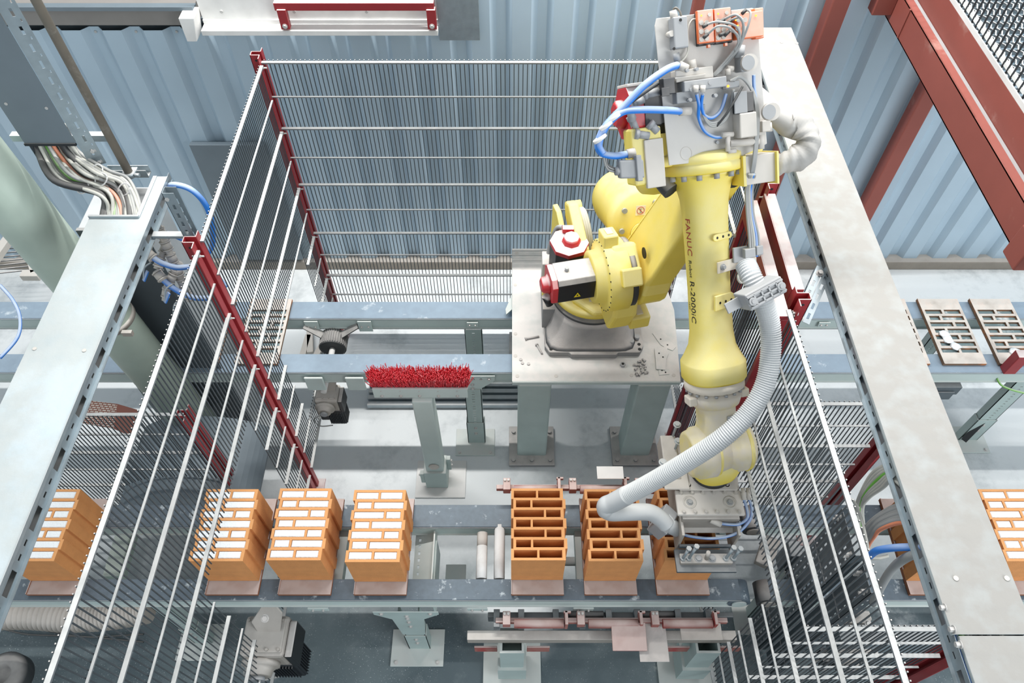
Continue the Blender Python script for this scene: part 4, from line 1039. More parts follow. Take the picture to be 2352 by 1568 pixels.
# orange field-bus modules
for (u0, v0, u1, v1) in ((1600, 26, 1636, 102), (1638, 22, 1676, 98)):
    pbox('module_base', u0 - 2, v0 + 4, u1, v1 + 6, 0, .025, 'dark'); pbox('bus_module', u0, v0, u1, v1, .025, .045, 'orange', .003)
    for k, (du, dv) in enumerate(((.28, .35), (.62, .35), (.28, .62), (.62, .62), (.3, .85), (.62, .82))):
        pcyl('module_socket', u0 + (u1-u0)*du, v0 + (v1-v0)*dv, .008, .045, .05, 'beige', 14)
    pcyl('module_lamp', u0 + (u1-u0)*.3, v0 + (v1-v0)*.13, .0025, .045, .047, 'lamp', 8)
    pcyl('module_knob', u0 + (u1-u0)*.8, v0 + 8, .006, .045, .05, 'beige', 14)
    pbox('release_clip', (u0+u1)/2 + 4, v1 + 2, (u0+u1)/2 + 10, v1 + 9, .03, .045, 'orange', .001)
pbox('bus_module', 1682, 35, 1740, 94, .0, .045, 'orange', .003); pbox('bus_module', 1726, 22, 1746, 92, .0, .03, 'orange', .003)
for u, v in ((1695, 46), (1710, 46), (1694, 66), (1710, 66)): pcyl('module_socket', u, v, .008, .045, .052, 'beige', 14)
for u, v in ((1690, 46), (1694, 59), (1736, 36)): pcyl('module_lamp', u, v, .003, .046, .048, 'lamp', 8)
for u0, v0, u1, v1 in ((1614, 62, 1624, 56), (1616, 87, 1626, 78), (1652, 82, 1664, 76), (1664, 82, 1676, 70), (1650, 52, 1664, 44), (1668, 56, 1680, 46), (1704, 32, 1714, 22)):
    acyl('plug', u0, v0, u1, v1, .06, .006, 'cable_b', 10)
for pts in ([(1624, 56, .06), (1650, 50, .08), (1690, 60, .08), (1700, 90, .07), (1690, 115, .04), (1660, 150, .02), (1635, 178, .02)],
            [(1626, 78, .06), (1650, 60, .09), (1680, 66, .08), (1696, 92, .07), (1684, 118, .04), (1655, 152, .02), (1630, 180, .02)],
            [(1680, 46, .06), (1700, 40, .09), (1708, 60, .09), (1704, 90, .07), (1690, 118, .045), (1664, 150, .02), (1638, 178, .02)],
            [(1676, 70, .06), (1690, 76, .08), (1700, 96, .06), (1686, 122, .04), (1658, 155, .02), (1634, 180, .02)],
            [(1714, 22, .06), (1724, 30, .08), (1718, 60, .08), (1704, 95, .06), (1692, 118, .045), (1668, 148, .02), (1640, 176, .02)],
            [(1664, 44, .06), (1690, 34, .1), (1706, 52, .1), (1705, 85, .07), (1688, 116, .045)]):
    phose('signal_cable', pts, .0042, 'cable')
# valve island
pbox('valve_block', 1541, 165, 1626, 192, 0, .05, 'beige', .003); pbox('valve_block', 1556, 190, 1652, 214, .0, .065, 'grey', .003)
pbox('valve_block', 1544, 214, 1604, 240, 0, .045, 'grey', .003); pbox('valve_block', 1549, 178, 1620, 182, .05, .056, 'beige', .001)
pbox('solenoid', 1515, 182, 1541, 220, .01, .055, 'dark', .003); pbox('solenoid_face', 1520, 202, 1538, 222, .055, .058, 'dark', .001)
pbox('pilot_valve', 1655, 190, 1690, 205, .02, .05, 'grey', .002); pbox('pilot_valve', 1659, 192, 1667, 206, .05, .054, 'dark', .001); pcyl('module_lamp', 1672, 198, .004, .05, .053, 'lamp', 8)
acyl('spigot', 1588, 138, 1592, 158, .03, .014, 'beige')
for u, v in ((1573, 163), (1595, 160), (1582, 207), (1625, 192), (1580, 230), (1638, 220), (1646, 327)): pcyl('socket_screw', u, v, .006, .0 if v > 300 else .045, .01 if v > 300 else .07, 'grey', 12)
for u in (1598, 1614): acyl('fitting', u, 212, u + 1, 196, .075, .009, 'beige'); 
pcyl('gauge', 1718, 144, .028, .055, .072, 'beige', 32); pcyl('gauge_rim', 1718, 144, .024, .072, .075, 'grey', 32)
pbox('regulator', 1688, 132, 1712, 168, 0, .05, 'grey', .004); acyl('regulator_knob', 1697, 134, 1701, 104, .03, .017, 'grey')
acyl('fitting', 1672, 172, 1672, 158, .03, .010, 'beige'); acyl('fitting', 1670, 157, 1684, 157, .03, .009, 'beige')
pbox('actuator', 1682, 214, 1718, 262, 0, .05, 'dark', .004); pbox('actuator_cover', 1686, 212, 1716, 262, .05, .056, 'grey', .002)
pbox('actuator', 1684, 262, 1722, 318, 0, .06, 'beige', .004)
pbox('mount_block', 1742, 278, 1762, 304, 0, .03, 'beige', .003)
acyl('fitting', 1766, 282, 1768, 302, .02, .010, 'beige'); acyl('manifold_pipe', 1676, 330, 1742, 324, .03, .013, 'beige'); acyl('manifold_pipe', 1672, 312, 1672, 348, .03, .009, 'beige'); acyl('manifold_pipe', 1748, 310, 1748, 342, .03, .012, 'beige')
acyl('manifold_pipe', 1672, 348, 1690, 346, .03, .008, 'beige'); acyl('manifold_pipe', 1658, 310, 1684, 308, .03, .009, 'beige')
pcyl('gauge', 1766, 257, .030, .05, .075, 'beige', 32); pcyl('gauge_rim', 1766, 257, .025, .075, .078, 'grey', 32)
phose('blue_tube', [(1600, 216, .07), (1605, 240, .06), (1605, 270, .03), (1618, 300, .02), (1640, 314, .02), (1658, 314, .02)], .006, 'blue')
phose('blue_tube', [(1614, 216, .07), (1611, 240, .05), (1618, 264, .03), (1636, 270, .03), (1656, 252, .03), (1668, 215, .03)], .006, 'blue')
phose('blue_tube', [(1731, 172, .03), (1732, 200, .03), (1736, 230, .03)], .006, 'blue')
for k in range(4):
    phose('signal_cable', [(1676 + k*3, 186, .05), (1700, 178 - k, .05), (1722, 200 - 2*k, .04), (1734 + k*2, 240, .04), (1736 + k*2, 300, .04), (1728 + k*2, 380, .03), (1716 + k*2, 430, -.02)], .0042, 'cable')
for k in range(3):
    phose('signal_cable', [(1612 + k*2, 240, .04), (1616 + k*2, 268, .03), (1634, 290 - k*4, .03), (1662, 280 - k*3, .03), (1678, 250, .03), (1686 - k, 205, .05)], .004, 'cable')
phose('signal_cable', [(1646, 290, .03), (1668, 262, .05), (1688, 230, .06), (1706, 198, .06)], .004, 'cable_b')
tg = mk('round_mark', M().tube([pl_(1576 + 13*math.cos(a*pi/12), 352 + 15*math.sin(a*pi/12), .0005) for a in range(25)], .0008, 5), 'beige', cp)
# --- things left of the plate: elbow motor, plugs, clamps
mo = pl_(1462, 258, -.10)
mk('elbow_motor', octprism(mo, mo + R_*.17, A_, N_, .085, .6), 'black', rb, bevel=.004)
mk('motor_end_cap', octprism(mo - R_*.05, mo, A_, N_, .09, .55), 'motorred', rb, bevel=.004)
mk('encoder_cover', M().lathe(mo - R_*.085, R_, [(0, .04), (.01, .05), (.035, .052)], 8), 'motorred', rb)
mk('motor_hood', M().obox(mo - R_*.05 + A_*.09 - N_*.05, R_*.14, A_*.01, N_*.12), 'cream', rb, bevel=.002)
for (u0, v0, u1, v1, h) in ((1480, 218, 1512, 210, .0), (1454, 238, 1478, 228, .0), (1450, 270, 1462, 300, -.02), (1462, 308, 1490, 312, .0), (1494, 286, 1510, 302, .0), (1448, 250, 1452, 280, .0)):
    q = M(); a, b = pl_(u0, v0, h), pl_(u1, v1, h); q.cyl(a, b, .014, n=16); q.cyl(a - (b-a).normalized()*.006, a + (b-a).normalized()*.008, .018, n=16)
    mk('cable_gland', q, 'grey', rb)
mk('signal_cable', M().tube(spline([pl_(1512, 190, .03), pl_(1480, 212, .03), pl_(1440, 240, .02), pl_(1408, 262, .02)], 8), .007, 8), 'cable_b', rb)
mk('bracket', M().cbox(pl_(1478, 358, -.05), R_, A_, N_, .055, .10, .05), 'yellow', rb, bevel=.008)
mk('bracket_face', M().cbox(pl_(1503, 375, .0), R_, A_, N_, .035, .085, .01), 'beige', rb, bevel=.003)
mk('connector', M().cbox(pl_(1448, 388, .02), (R_ - A_*.1), A_, N_, .045, .032, .02), 'grey', rb, bevel=.006)
mk('connector_latch', M().cbox(pl_(1466, 386, .035), R_, A_, N_, .01, .045, .016), 'grey', rb, bevel=.003)
mk('connector_gland', M().cyl(pl_(1424, 392, .02), pl_(1412, 394, .02), .018, .014, 16), 'grey', rb)
for k in range(4):
    mk('signal_cable', M().tube(spline([pl_(1412, 394 - k*2, .02), pl_(1396, 388 - k*3, .02), pl_(1388 + k*2, 366, .02), pl_(1387 + k*2, 345, .02)], 8), .005, 8), 'cable_b' if k % 2 else 'cable', rb)
# right terminal box
mk('terminal_box', M().cbox(pl_(1736, 386, -.03), R_, A_, N_, .066, .052, .05), 'beige', rb, bevel=.003)
mk('box_rim', M().cbox(pl_(1770, 383, -.02), R_, A_, N_, .004, .058, .055), 'yellow', rb, bevel=.001)
mk('box_rim', M().cbox(pl_(1697, 392, -.03), R_, A_, N_, .006, .055, .05), 'yellow', rb, bevel=.001)
mk('elbow_cover', M().lathe(fl(.1, -.16, 1.56), R_, [(0, .16), (.07, .165), (.10, .15), (.11, .10)], 40), 'yellow_d', rb)
for s in (-1, 1): mk('cable_boot', M().tube(spline([fl(.12*s, -.02, 1.10), fl(.14*s, -.05, 1.14), fl(.15*s, -.08, 1.2)], 6), .035, 14), 'rubber', rb)
# fabric sleeve loop at the right
def wr(i, n=18):
    return [.044 + .006*math.sin(j*2*pi/n*2 + i*.35) + .003*math.sin(i*1.3 + j*.7) for j in range(n)]
sp_ = spline([fl(.17, -.05, 1.47), pl_(1805, 285, -.05), pl_(1838, 292, -.02), pl_(1858, 322, .0), pl_(1838, 358, .0), pl_(1800, 374, -.02), pl_(1764, 380, -.05)], 9)
mk('fabric_sleeve', M().tube(sp_, .055, 18, rf=lambda i: wr(i)), 'fabric', rb)
# blue air hoses looping at the left
mk('air_hose', M().tube(spline([pl_(1556, 150, .05), pl_(1530, 160, .08), pl_(1480, 196, .08), pl_(1432, 246, .06), pl_(1392, 288, .03), pl_(1374, 325, .02), pl_(1380, 350, .02), pl_(1410, 358, .02), pl_(1442, 354, .0)], 10), .0125, 12), 'blue', rb)
mk('air_hose', M().tube(spline([pl_(1566, 256, .03), pl_(1530, 253, .06), pl_(1470, 252, .07), pl_(1428, 258, .06), pl_(1394, 288, .05), pl_(1376, 330, .04), pl_(1384, 352, .03)], 10), .0125, 12), 'blue', rb)
acyl('hose_fitting', 1560, 150, 1578, 158, .05, .015, 'beige'); acyl('hose_fitting', 1560, 256, 1586, 254, .03, .015, 'beige'); 
mk('hose_fitting', M().cyl(pl_(1440, 354, .0), pl_(1458, 350, .0), .017, n=16), 'beige', rb)
for u, v in ((1392, 288), (1378, 318), (1412, 268)): mk('hose_tie', M().cyl(pl_(u - 2, v - 3, .05), pl_(u + 2, v + 3, .05), .026, n=14), 'white', rb)
# cable run down the forearm side to the clamp
for k, mtn in enumerate(('cable', 'cable', 'cable_l', 'blue', 'cable')):
    dz = k*3
    mk('signal_cable', M().tube(spline([pl_(1722 + dz, 400, .03), fl(.125, .10, 1.08) + R_*k*.006, fl(.125, .10, .99) + R_*k*.006, fl(.13, .10, .90) + R_*k*.009, fl(.13, .10, .82) + R_*k*.009], 8), .0055, 8), mtn, rb)
for k in range(3):
    r_ = .03 + k*.008
    mk('signal_cable', M().tube(spline([fl(.13, .09, .815), fl(.13 - r_*.3, .10, .79), fl(.13 - r_*1.2, .11, .775 - r_*.3), fl(.13 - r_*1.0, .11, .755 - r_*.5), fl(.135, .10, .75 - r_*.3)], 8), .005, 8), 'cable_l', rb)
mk('cable_clamp', M().cbox(fl(.125, .095, .84), R_, N_, A_, .022, .02, .018), 'grey', rb, bevel=.003)
mk('cable_clamp', M().cbox(fl(.165, .095, .845), R_, N_, A_, .014, .018, .018), 'grey', rb, bevel=.003)
mk('clamp_base', M().cbox(fl(.10, .08, .835), R_, N_, A_, .03, .006, .03), 'grey', rb, bevel=.003)

# ================================================================ HOSE, GRIPPER
hp = [at(1712, 606, 2.37), at(1728, 640, 2.36), at(1752, 690, 2.30), at(1768, 745, 2.22), at(1770, 810, 2.14), at(1758, 880, 2.06), at(1722, 945, 1.98), at(1660, 1005, 1.90), at(1580, 1058, 1.78), at(1500, 1105, 1.64), at(1440, 1137, 1.52)]
ht = thing('suction_hose', 'long grey corrugated hose curving from the forearm clamp to the gripper', 'hose', hp[5])
sp = spline(hp, 12)
# resample evenly for the ridges
dense = [sp[0]]; step = .0045; acc = 0
L_ = [0]
for a, b in zip(sp, sp[1:]): L_.append(L_[-1] + (b - a).length)
res = []; i = 0; s = 0
while s < L_[-1]:
    while L_[i+1] < s: i += 1
    res.append(sp[i].lerp(sp[i+1], (s - L_[i])/(L_[i+1] - L_[i] + 1e-9))); s += step
mk('corrugated_tube', M().tube(res, .037, 28, sm=False, rf=lambda i: .0390 if i % 2 else .0350), 'hose', ht)
tip = res[-1]
sm = spline([tip, at(1408, 1154, 1.45), at(1392, 1162, 1.42), at(1400, 1176, 1.39), at(1440, 1176, 1.37), at(1490, 1176, 1.36), at(1516, 1190, 1.33), at(1530, 1205, 1.30)], 8)
mk('smooth_elbow', M().tube(sm, .038, 20, rf=lambda i: .037 + (.004 if i < 22 else 0)), 'hose', ht)
ko = at(1745, 672, 2.36); kz = (at(1735, 650, 2.36) - at(1757, 700, 2.30)).normalized(); kx = (R_ - kz*R_.dot(kz)).normalized(); ky = kz.cross(kx)
if ky.z < 0: ky = -ky
hc = mk('hose_clamp', M().cbox(ko, kx, kz, ky, .075, .032, .048), 'grey', ht, bevel=.005)
q = M()
for i in range(4):
    q.cbox(ko + ky*.050 + kx*(-.045 + i*.03), kx, kz, ky, .003, .022, .006)
q.cbox(ko + ky*.050, kx, kz, ky, .072, .003, .006); q.cbox(ko + ky*.050 - kz*.02, kx, kz, ky, .072, .003, .006); q.cbox(ko + ky*.050 + kz*.02, kx, kz, ky, .072, .003, .006)
mk('clamp_ribs', q, 'grey', hc)
q = M()
for sx in (-1, 1): q.cyl(ko + ky*.045 + kx*sx*.058, ko + ky*.06 + kx*sx*.058, .015, n=18); q.cyl(ko + ky*.06 + kx*sx*.058, ko + ky*.064 + kx*sx*.058, .008, n=6)
mk('clamp_screws', q, 'grey', hc)
mk('clamp_arm', M().cbox(ko - kx*.08 - ky*.02, kx, kz, ky, .05, .02, .004), 'grey', ht, bevel=.001)

gt = thing('gripper', 'dusty bolted gripper head hanging from the robot wrist above the third empty block', 'gripper', (.88, 1.4, 1.15))
ZG = 1.375
g0, g1, g2, g3 = at(1553, 1124, ZG), at(1700, 1124, ZG), at(1707, 1181, ZG), at(1560, 1187, ZG)
gx = (g1 - g0).normalized(); gy = Z_.cross(gx)
c0 = (g0 + g1 + g2 + g3)/4; hw = (g1 - g0).length/2
mk('adapter_plate', M().cbox(c0 + gy*.175 - Z_*.004, gx, gy, Z_, hw - .0, .115, .010), 'beige', gt, bevel=.004)
mk('front_plate', M().cbox(c0 - Z_*.006, gx, gy, Z_, hw + .004, .058, .009), 'cream', gt, bevel=.004)
mk('top_plate', M().prism([(-hw*.9, .05), (hw*.9, .05), (hw*.98, .10), (hw*.98, .22), (-hw*.98, .22), (-hw*.98, .10)], c0 + Z_*.010, gx, gy, Z_*.010), 'cream', gt, bevel=.003)
q = M()
for i in range(6):
    for y in (.045, -.045): bolt(q, c0 + gx*(-hw*.85 + i*hw*.34) + gy*y + Z_*.003, Z_, .007)
for x, y in ((-.6, .075), (.6, .075), (-.85, .12), (.85, .12)): bolt(q, c0 + gx*hw*x + gy*y + Z_*.018, Z_, .007)
mk('plate_bolts', q, 'beige', gt)
for sx in (-.62, .62):
    p = c0 + gx*hw*sx; rc = mk('recess_ring', M().lathe(p, Z_, [(.0, .030), (.004, .030), (.004, .022), (.0, .021)], 32), 'beige', gt)
    mk('recess_bolt', bolt(M(), p + Z_*.003, Z_, .010), 'grey', rc)
mk('gripper_body', M().cbox(c0 - Z_*.075 + gy*.03, gx, gy, Z_, hw*.88, .10, .06), 'gear', gt, bevel=.004)
mk('front_guard', M().cbox(c0 - Z_*.10 - gy*.04, gx, (gy + Z_*.5).normalized(), gx.cross((gy + Z_*.5).normalized()), hw*.82, .055, .003), 'gear', gt, bevel=.002)
for sx, nm in ((-1, 'left'), (1, 'right')):
    mk('jaw_plate', M().cbox(c0 - Z_*.14 + gx*sx*(hw*.86) + gy*.02, gx, gy, Z_, .006, .15, .09), 'gear', gt, bevel=.002)
f0 = at(1622, 1296, 1.19)
mk('base_bar', M().cbox(f0 + gy*.02 - Z_*.012, gx, gy, Z_, .132, .052, .008), 'galv_dark', gt, bevel=.003)
mk('bolt_bar', M().cbox(f0 + gy*.022 + Z_*.006, gx, gy, Z_, .115, .022, .012), 'gear', gt, bevel=.003)
mk('bridge_bar', M().cbox(f0 + gy*.075 + Z_*.02, gx, gy, Z_, .115, .006, .014), 'galv_dark', gt, bevel=.002)
for dx, l_, tl_ in ((-.105, .09, .02), (-.078, .11, .035), (.085, .10, .03), (.118, .09, .045)):
    p = f0 + gx*dx + gy*.02 + Z_*.018; d = (Z_ + gx*.12 + gy*.1).normalized(); q = M().cyl(p, p + d*l_, .007, n=12); q.cyl(p, p + d*.008, .014, n=6, sm=False); q.cyl(p + d*l_, p + d*(l_ + .01), .0125, n=6, sm=False)
    mk('stud_bolt', q, 'galv', gt)
for dx in (-.035, .025): mk('hex_bolt', bolt(M(), f0 + gx*dx + gy*.02 + Z_*.018, Z_, .012), 'grey', gt)
mk('nozzle', M().cyl(f0 + gy*.02 + Z_*.018, f0 + gy*.03 + Z_*.07, .009, n=12), 'gear', gt)
mk('suction_nozzle', M().cyl(at(1524, 1196, 1.30), at(1556, 1216, 1.24), .040, .034, 22), 'hose', gt)
nb_ = at(1524, 1192, 1.30)
mk('nozzle_block', M().cbox(nb_ + V((.0, 0, -.03)), V((.5, -.4, -.2)), V((.4, .6, .1)), V((.2, -.1, .9)), .035, .055, .05), 'grey', gt, bevel=.005)
mk('nozzle_bracket', M().cbox(at(1520, 1222, 1.22), gx, gy, Z_, .06, .012, .004), 'galv_dark', gt)
mk('side_actuator', M().cbox(at(1536, 1060, 1.36), gx, gy, Z_, .035, .11, .05), 'gear', gt, bevel=.006)
mk('actuator_plate', M().cbox(at(1552, 1100, 1.40), gx, gy, Z_, .055, .05, .006), 'cream', gt, bevel=.004)
for u, v, h in ((1546, 970, .10), (1551, 1000, .07), (1512, 1060, .12)): p = at(u, v + 30, 1.42); mk('stud_bolt', bolt(M().cyl(p, p + Z_*h, .006, n=10), p + Z_*h, Z_, .012), 'galv', gt)
mk('fitting', M().cyl(at(1706, 1120, 1.40), at(1710, 1148, 1.38), .010, n=12).cyl(at(1718, 1120, 1.40), at(1721, 1148, 1.38), .010, n=12), 'beige', gt)
mk('fitting', M().cyl(at(1632, 1194, 1.34), at(1656, 1204, 1.33), .013, n=12), 'beige', gt)
tubes('blue_tube', [at(1709, 1146, 1.38), at(1716, 1170, 1.37), at(1716, 1190, 1.35), at(1694, 1204, 1.33), at(1656, 1202, 1.33)], .0065, 'blue', gt)
tubes('blue_tube', [at(1721, 1146, 1.38), at(1727, 1168, 1.37), at(1722, 1194, 1.34), at(1692, 1224, 1.30), at(1640, 1236, 1.27), at(1580, 1230, 1.25), at(1552, 1216, 1.24)], .0065, 'blue', gt)
# ================================================================ LOOSE PARTS ON THE TABLE
ZL = .9005
def hexnut(u, v, r, label, h=.012):
    p = at(u, v, ZL); m = M().cyl(p, p + Z_*h, r, n=6, sm=False); m.cyl(p - Z_*0, p + Z_*(h + .001), r*.75, n=16)
    o = mk('hex_nut', m, 'grey', cat='nut', label=label); q = M().cyl(p + Z_*(h + .001), p + Z_*(h + .0015), r*.5, n=14); mk('bore', q, 'ink', o); return o
hexnut(1430, 839, .016, 'single large hex nut lying in front of the robot base', .016)
cl = [(1466, 838), (1472, 844), (1479, 836), (1462, 846), (1474, 852), (1468, 830), (1482, 846), (1460, 838), (1470, 858), (1478, 826), (1484, 856), (1463, 860)]
for i, (u, v) in enumerate(cl):
    p = at(u, v, ZL + .008); a = i*1.3; d = V((math.cos(a), math.sin(a), .0)); m = M().cyl(p - d*.009, p + d*.009, .0055, n=8); m.cyl(p + d*.006, p + d*.014, .0085, n=6, sm=False)
    mk('small_bolt', m, 'base', cat='bolt', label='small bolt in the loose heap right of the robot base', group='heap of small bolts on the table')
for (u0, v0, u1, v1, lb) in ((1206, 778, 1238, 772, 'long bolt lying level on the left of the table'), (1232, 790, 1245, 812, 'slanting bolt on the table beside the base corner')):
    a, b = at(u0, v0, ZL + .008), at(u1, v1, ZL + .008); m = M().cyl(a, b, .0055, n=10); m.cyl(a, a + (b-a).normalized()*.008, .010, n=6, sm=False); mk('long_bolt', m, 'base', cat='bolt', label=lb)
for i, (u, v) in enumerate(((1196, 826), (1214, 836), (1200, 834))): p = at(u, v, ZL); mk('washer', M().cyl(p, p + Z_*.006, .009, n=12), 'base', cat='washer', label='small dusty washer near the left table edge', group='washers near the left table edge')
def plate(uv, z, lb):
    pts = [at(u, v, z) for u, v in uv]; m = M().loft([pts[::-1], [p + Z_*.004 for p in pts[::-1]]], False)
    o = mk('steel_strap', m, 'table', cat='plate', label=lb); c_ = sum(pts, V())/len(pts)
    for s in (-.35, .3):
        q = c_.lerp(pts[0] if s < 0 else pts[len(pts)//2], abs(s)) + Z_*.0045; mk('hole', M().cyl(q, q + Z_*.0006, .005, n=10), 'ink', o)
plate([(1498, 766), (1524, 762), (1552, 798), (1545, 806), (1530, 800), (1517, 792)], ZL, 'flat drilled steel strap with a hooked end, farthest back on the table')
plate([(1503, 800), (1514, 796), (1531, 798), (1536, 812), (1530, 826), (1528, 850), (1507, 848), (1505, 820)], ZL + .006, 'flat drilled steel strap lying on top near the right table edge')
plate([(1512, 846), (1536, 848), (1537, 860), (1514, 862)], ZL, 'flat drilled steel strap sticking out at the front beneath another')
# ================================================================ CABLE TRAYS
def tray_side(parent, x, y0, y1, z0, z1, sx=1):
    L_ = y1 - y0; H = z1 - z0; hs = []; s = .06
    while s < L_ - .12:
        hs.append((s, s + .075, H*.18, H*.62)); hs.append((s + .105, s + .125, H*.35, H*.5)); hs.append((s + .15, s + .17, H*.35, H*.5)); s += .20
    mk('slotted_side', M().slots(L_, H, hs, (x, y0, z0), Y_, Z_, X_*(.002*sx)), 'galv_clean', parent)
    q = M()
    q.box(min(x, x - .012*sx), max(x, x - .012*sx), y0, y1, z0, z0 + .002)
    mk('side_lip', q, 'galv_clean', parent)
ZR = 2.2
rt = thing('cable_tray', 'right cable tray with two thickly dusted lids running from the wall towards the camera', 'tray', (1.38, 2, ZR - .07))
yseam = at(2250, 1458, ZR).y
for y0, y1 in ((yseam + .002, 3.70), (.15, yseam - .002)):
    mk('tray_lid', M().box(1.262 if y0 > .5 else 1.278, 1.50, y0, y1, ZR - .003, ZR).box(1.262 if y0 > .5 else 1.278, 1.266 if y0 > .5 else 1.282, y0, y1, ZR - .014, ZR - .003).box(1.496, 1.50, y0, y1, ZR - .014, ZR - .003), 'traycover', rt, bevel=.001)
tray_side(rt, 1.268, .15, 3.70, ZR - .066, ZR - .006, 1); tray_side(rt, 1.492, .15, 3.70, ZR - .066, ZR - .006, -1)
mk('tray_floor', M().box(1.27, 1.492, .15, 3.70, ZR - .068, ZR - .066), 'galv_dark', rt)
for u, v in ((1830, 100), (1795, 98), (2195, 1328), (2312, 1328)):
    p = at(u, v, ZR); mk('lid_screw', M().cyl(p, p + Z_*.003, .008, n=10), 'beige', rt)
q = M()
for v in (1395, 1445, 1480): p = atx(2170 + (v - 1395)*.42, v, 1.266); bolt(q, p, -X_, .008, .012)
mk('joint_bolts', q, 'bolt', rt)
for i, (xx, mtn, zz) in enumerate(((1.30, 'blue', .045), (1.32, 'cable', .03), (1.34, 'cable', .05), (1.36, 'cable_b', .03), (1.39, 'cable', .04), (1.42, 'cable_l', .03), (1.30, 'cable_g', .022), (1.32, 'cable_l', .052))):
    mk('tray_cable', M().cyl((xx, .2, ZR - zz), (xx, 3.6, ZR - zz), .009, n=8), mtn, cat='cable', group='cables lying in the right cable tray', label='cable lying inside the right cable tray, glimpsed through its side slots')
ZL_ = 2.3
xl0, xl1 = P3((205, 500, ZL_))[0].x, at(240, 760, ZL_).x
lt = thing('cable_tray', 'left cable tray with a pale dust-stained lid and cables entering its far end', 'tray', ((xl0+xl1)/2, 1.5, ZL_ - .07))
ye = at(205, 500, ZL_).y; yf = at(375, 405, ZL_).y
mk('tray_lid', M().prism([(xl0, .2), (xl1, .2), (xl1, yf), (xl1 - .045, yf), (xl1 - .045, ye), (xl0, ye)], (0, 0, ZL_ - .003), X_, Y_, Z_*.003), 'traycover_l', lt, bevel=.0008)
mk('lid_return', M().box(xl0, xl1 - .045, ye - .004, ye + .006, ZL_ + .0, ZL_ + .012).box(xl1 - .06, xl1 - .044, ye, yf, ZL_ - .0, ZL_ + .004).box(xl1 - .002, xl1 + .001, .2, yf, ZL_ - .014, ZL_ + .003), 'galv', lt, bevel=.001)
tray_side(lt, xl1 - .004, .2, yf, ZL_ - .066, ZL_ - .004, -1)
mk('tray_floor', M().box(xl0, xl1 - .006, .2, yf, ZL_ - .068, ZL_ - .066).box(xl0, xl0 + .002, .2, ye, ZL_ - .066, ZL_ - .003), 'galv_dark', lt)
for u, v in ((80, 801), (194, 805)): p = at(u, v, ZL_); mk('lid_screw', M().cyl(p, p + Z_*.003, .007, n=10), 'beige', lt)
for i, (dx, mtn) in enumerate(((.03, 'cable_g'), (.03, 'cable_l'), (.05, 'cable_l'), (.07, 'cable'), (.1, 'cable'))):
    mk('tray_cable', M().cyl((xl1 - dx, .25, ZL_ - .02 - .012*(i % 3)), (xl1 - dx, yf - .2, ZL_ - .02 - .012*(i % 3)), .009, n=8), mtn, cat='cable', group='cables lying in the left cable tray', label='cable lying inside the left cable tray, glimpsed through its side slots')
# vertical riser tray upper left
ya = 2.42
pa, pb = at(62, 322, 2.5), at(172, 336, 2.5)
vt = thing('cable_riser', 'dark blue-grey covered vertical cable tray at the upper left with slotted edge', 'tray', (pa.x + .1, pa.y, 2.5))
x0r, x1r, yr = pa.x - .0, pb.x + .0, (pa.y + pb.y)/2
mk('riser_cover', M().box(x0r, x1r, yr - .004, yr, 2.5, 4.2), 'cladding_l', vt, bevel=.001)
mk('cover_edge', M().box(x0r, x1r, yr - .010, yr, 2.494, 2.505), 'dark', vt)
L_ = 1.7; hs = []
s = .05
while s < L_ - .1: hs.append((s, s + .03, .028, .038)); hs.append((s + .045, s + .055, .045, .05)); s += .066
mk('slotted_side', M().slots(L_, .06, hs, (x1r + .002, yr, 2.38), Z_, (X_*.92 + Y_*.4).normalized(), Y_*.002), 'galv_clean', vt)
mk('slotted_side', M().slots(L_, .06, hs, (x0r, yr + .07, 2.38), Z_, -Y_, X_*.002), 'galv_dark', vt)
q = M()
for u, v in ((14, 238), (107, 248)): p = aty(u, v, yr - .004); q.cyl(p, p - Y_*.003, .006, n=10)
mk('cover_screws', q, 'bolt', vt)
q = M()
for v in (345, 370): p = aty(x1r*0 + 214 + (v - 345)*.6, v, yr + .02); bolt(q, p, -Y_, .008, .01)
mk('joint_bolts', q, 'bolt', vt)
# cables sweeping from the riser into the left tray
random.seed(11)
mats = ['cable', 'cable_l', 'cable_l', 'cable', 'cable_l', 'cable_g', 'cable', 'cable_l', 'cable_o', 'cable_b', 'cable_l', 'cable', 'cable_b', 'cable_l', 'cable', 'cable_l', 'cable_l', 'cable']
for i in range(18):
    f_ = i/17; u0 = 80 + 92*f_; g_ = 1 - f_
    big = i in (0, 1, 12)
    a = aty(u0 - 20, 285, yr + .035 + .02*random.random()); b = at(u0 + 6, 345, 2.44 + random.uniform(-.02, .02))
    c_ = at(u0 + 45 + 30*f_, 400 + 14*g_ - 10*f_, 2.38 + random.uniform(-.02, .03)); d = at(232 + 62*f_ + random.uniform(-6, 6), 446 - 26*f_ + random.uniform(-8, 8), 2.32 + random.uniform(0, .03))
    e = V((xl0 + .05 + f_*(xl1 - xl0 - .10), ye - .1, ZL_ - .03)); e1 = V((xl0 + .04 + f_*(xl1 - xl0 - .09), ye + .03, ZL_ - .015))
    mk('loose_cable', M().tube(spline([a, b, c_, d, e1, e], 8), .014 if big else .0075, 8), 'cable_b' if big or mats[i] == 'cable_b' else mats[i], cat='cable', group='cables sweeping from the riser into the left tray', label={0: 'outermost thick black cable, left edge of the bundle entering the left tray', 1: 'second thick black cable from the left of the bundle entering the left tray', 12: 'thick black cable in the right half of the bundle entering the left tray', 5: 'green-yellow cable in the bundle sweeping into the left tray', 8: 'orange cable in the bundle sweeping into the left tray', 9: 'thin black cable in the bundle sweeping into the left tray'}.get(i, 'grey cable in the thick bundle sweeping down from the riser into the left tray'))
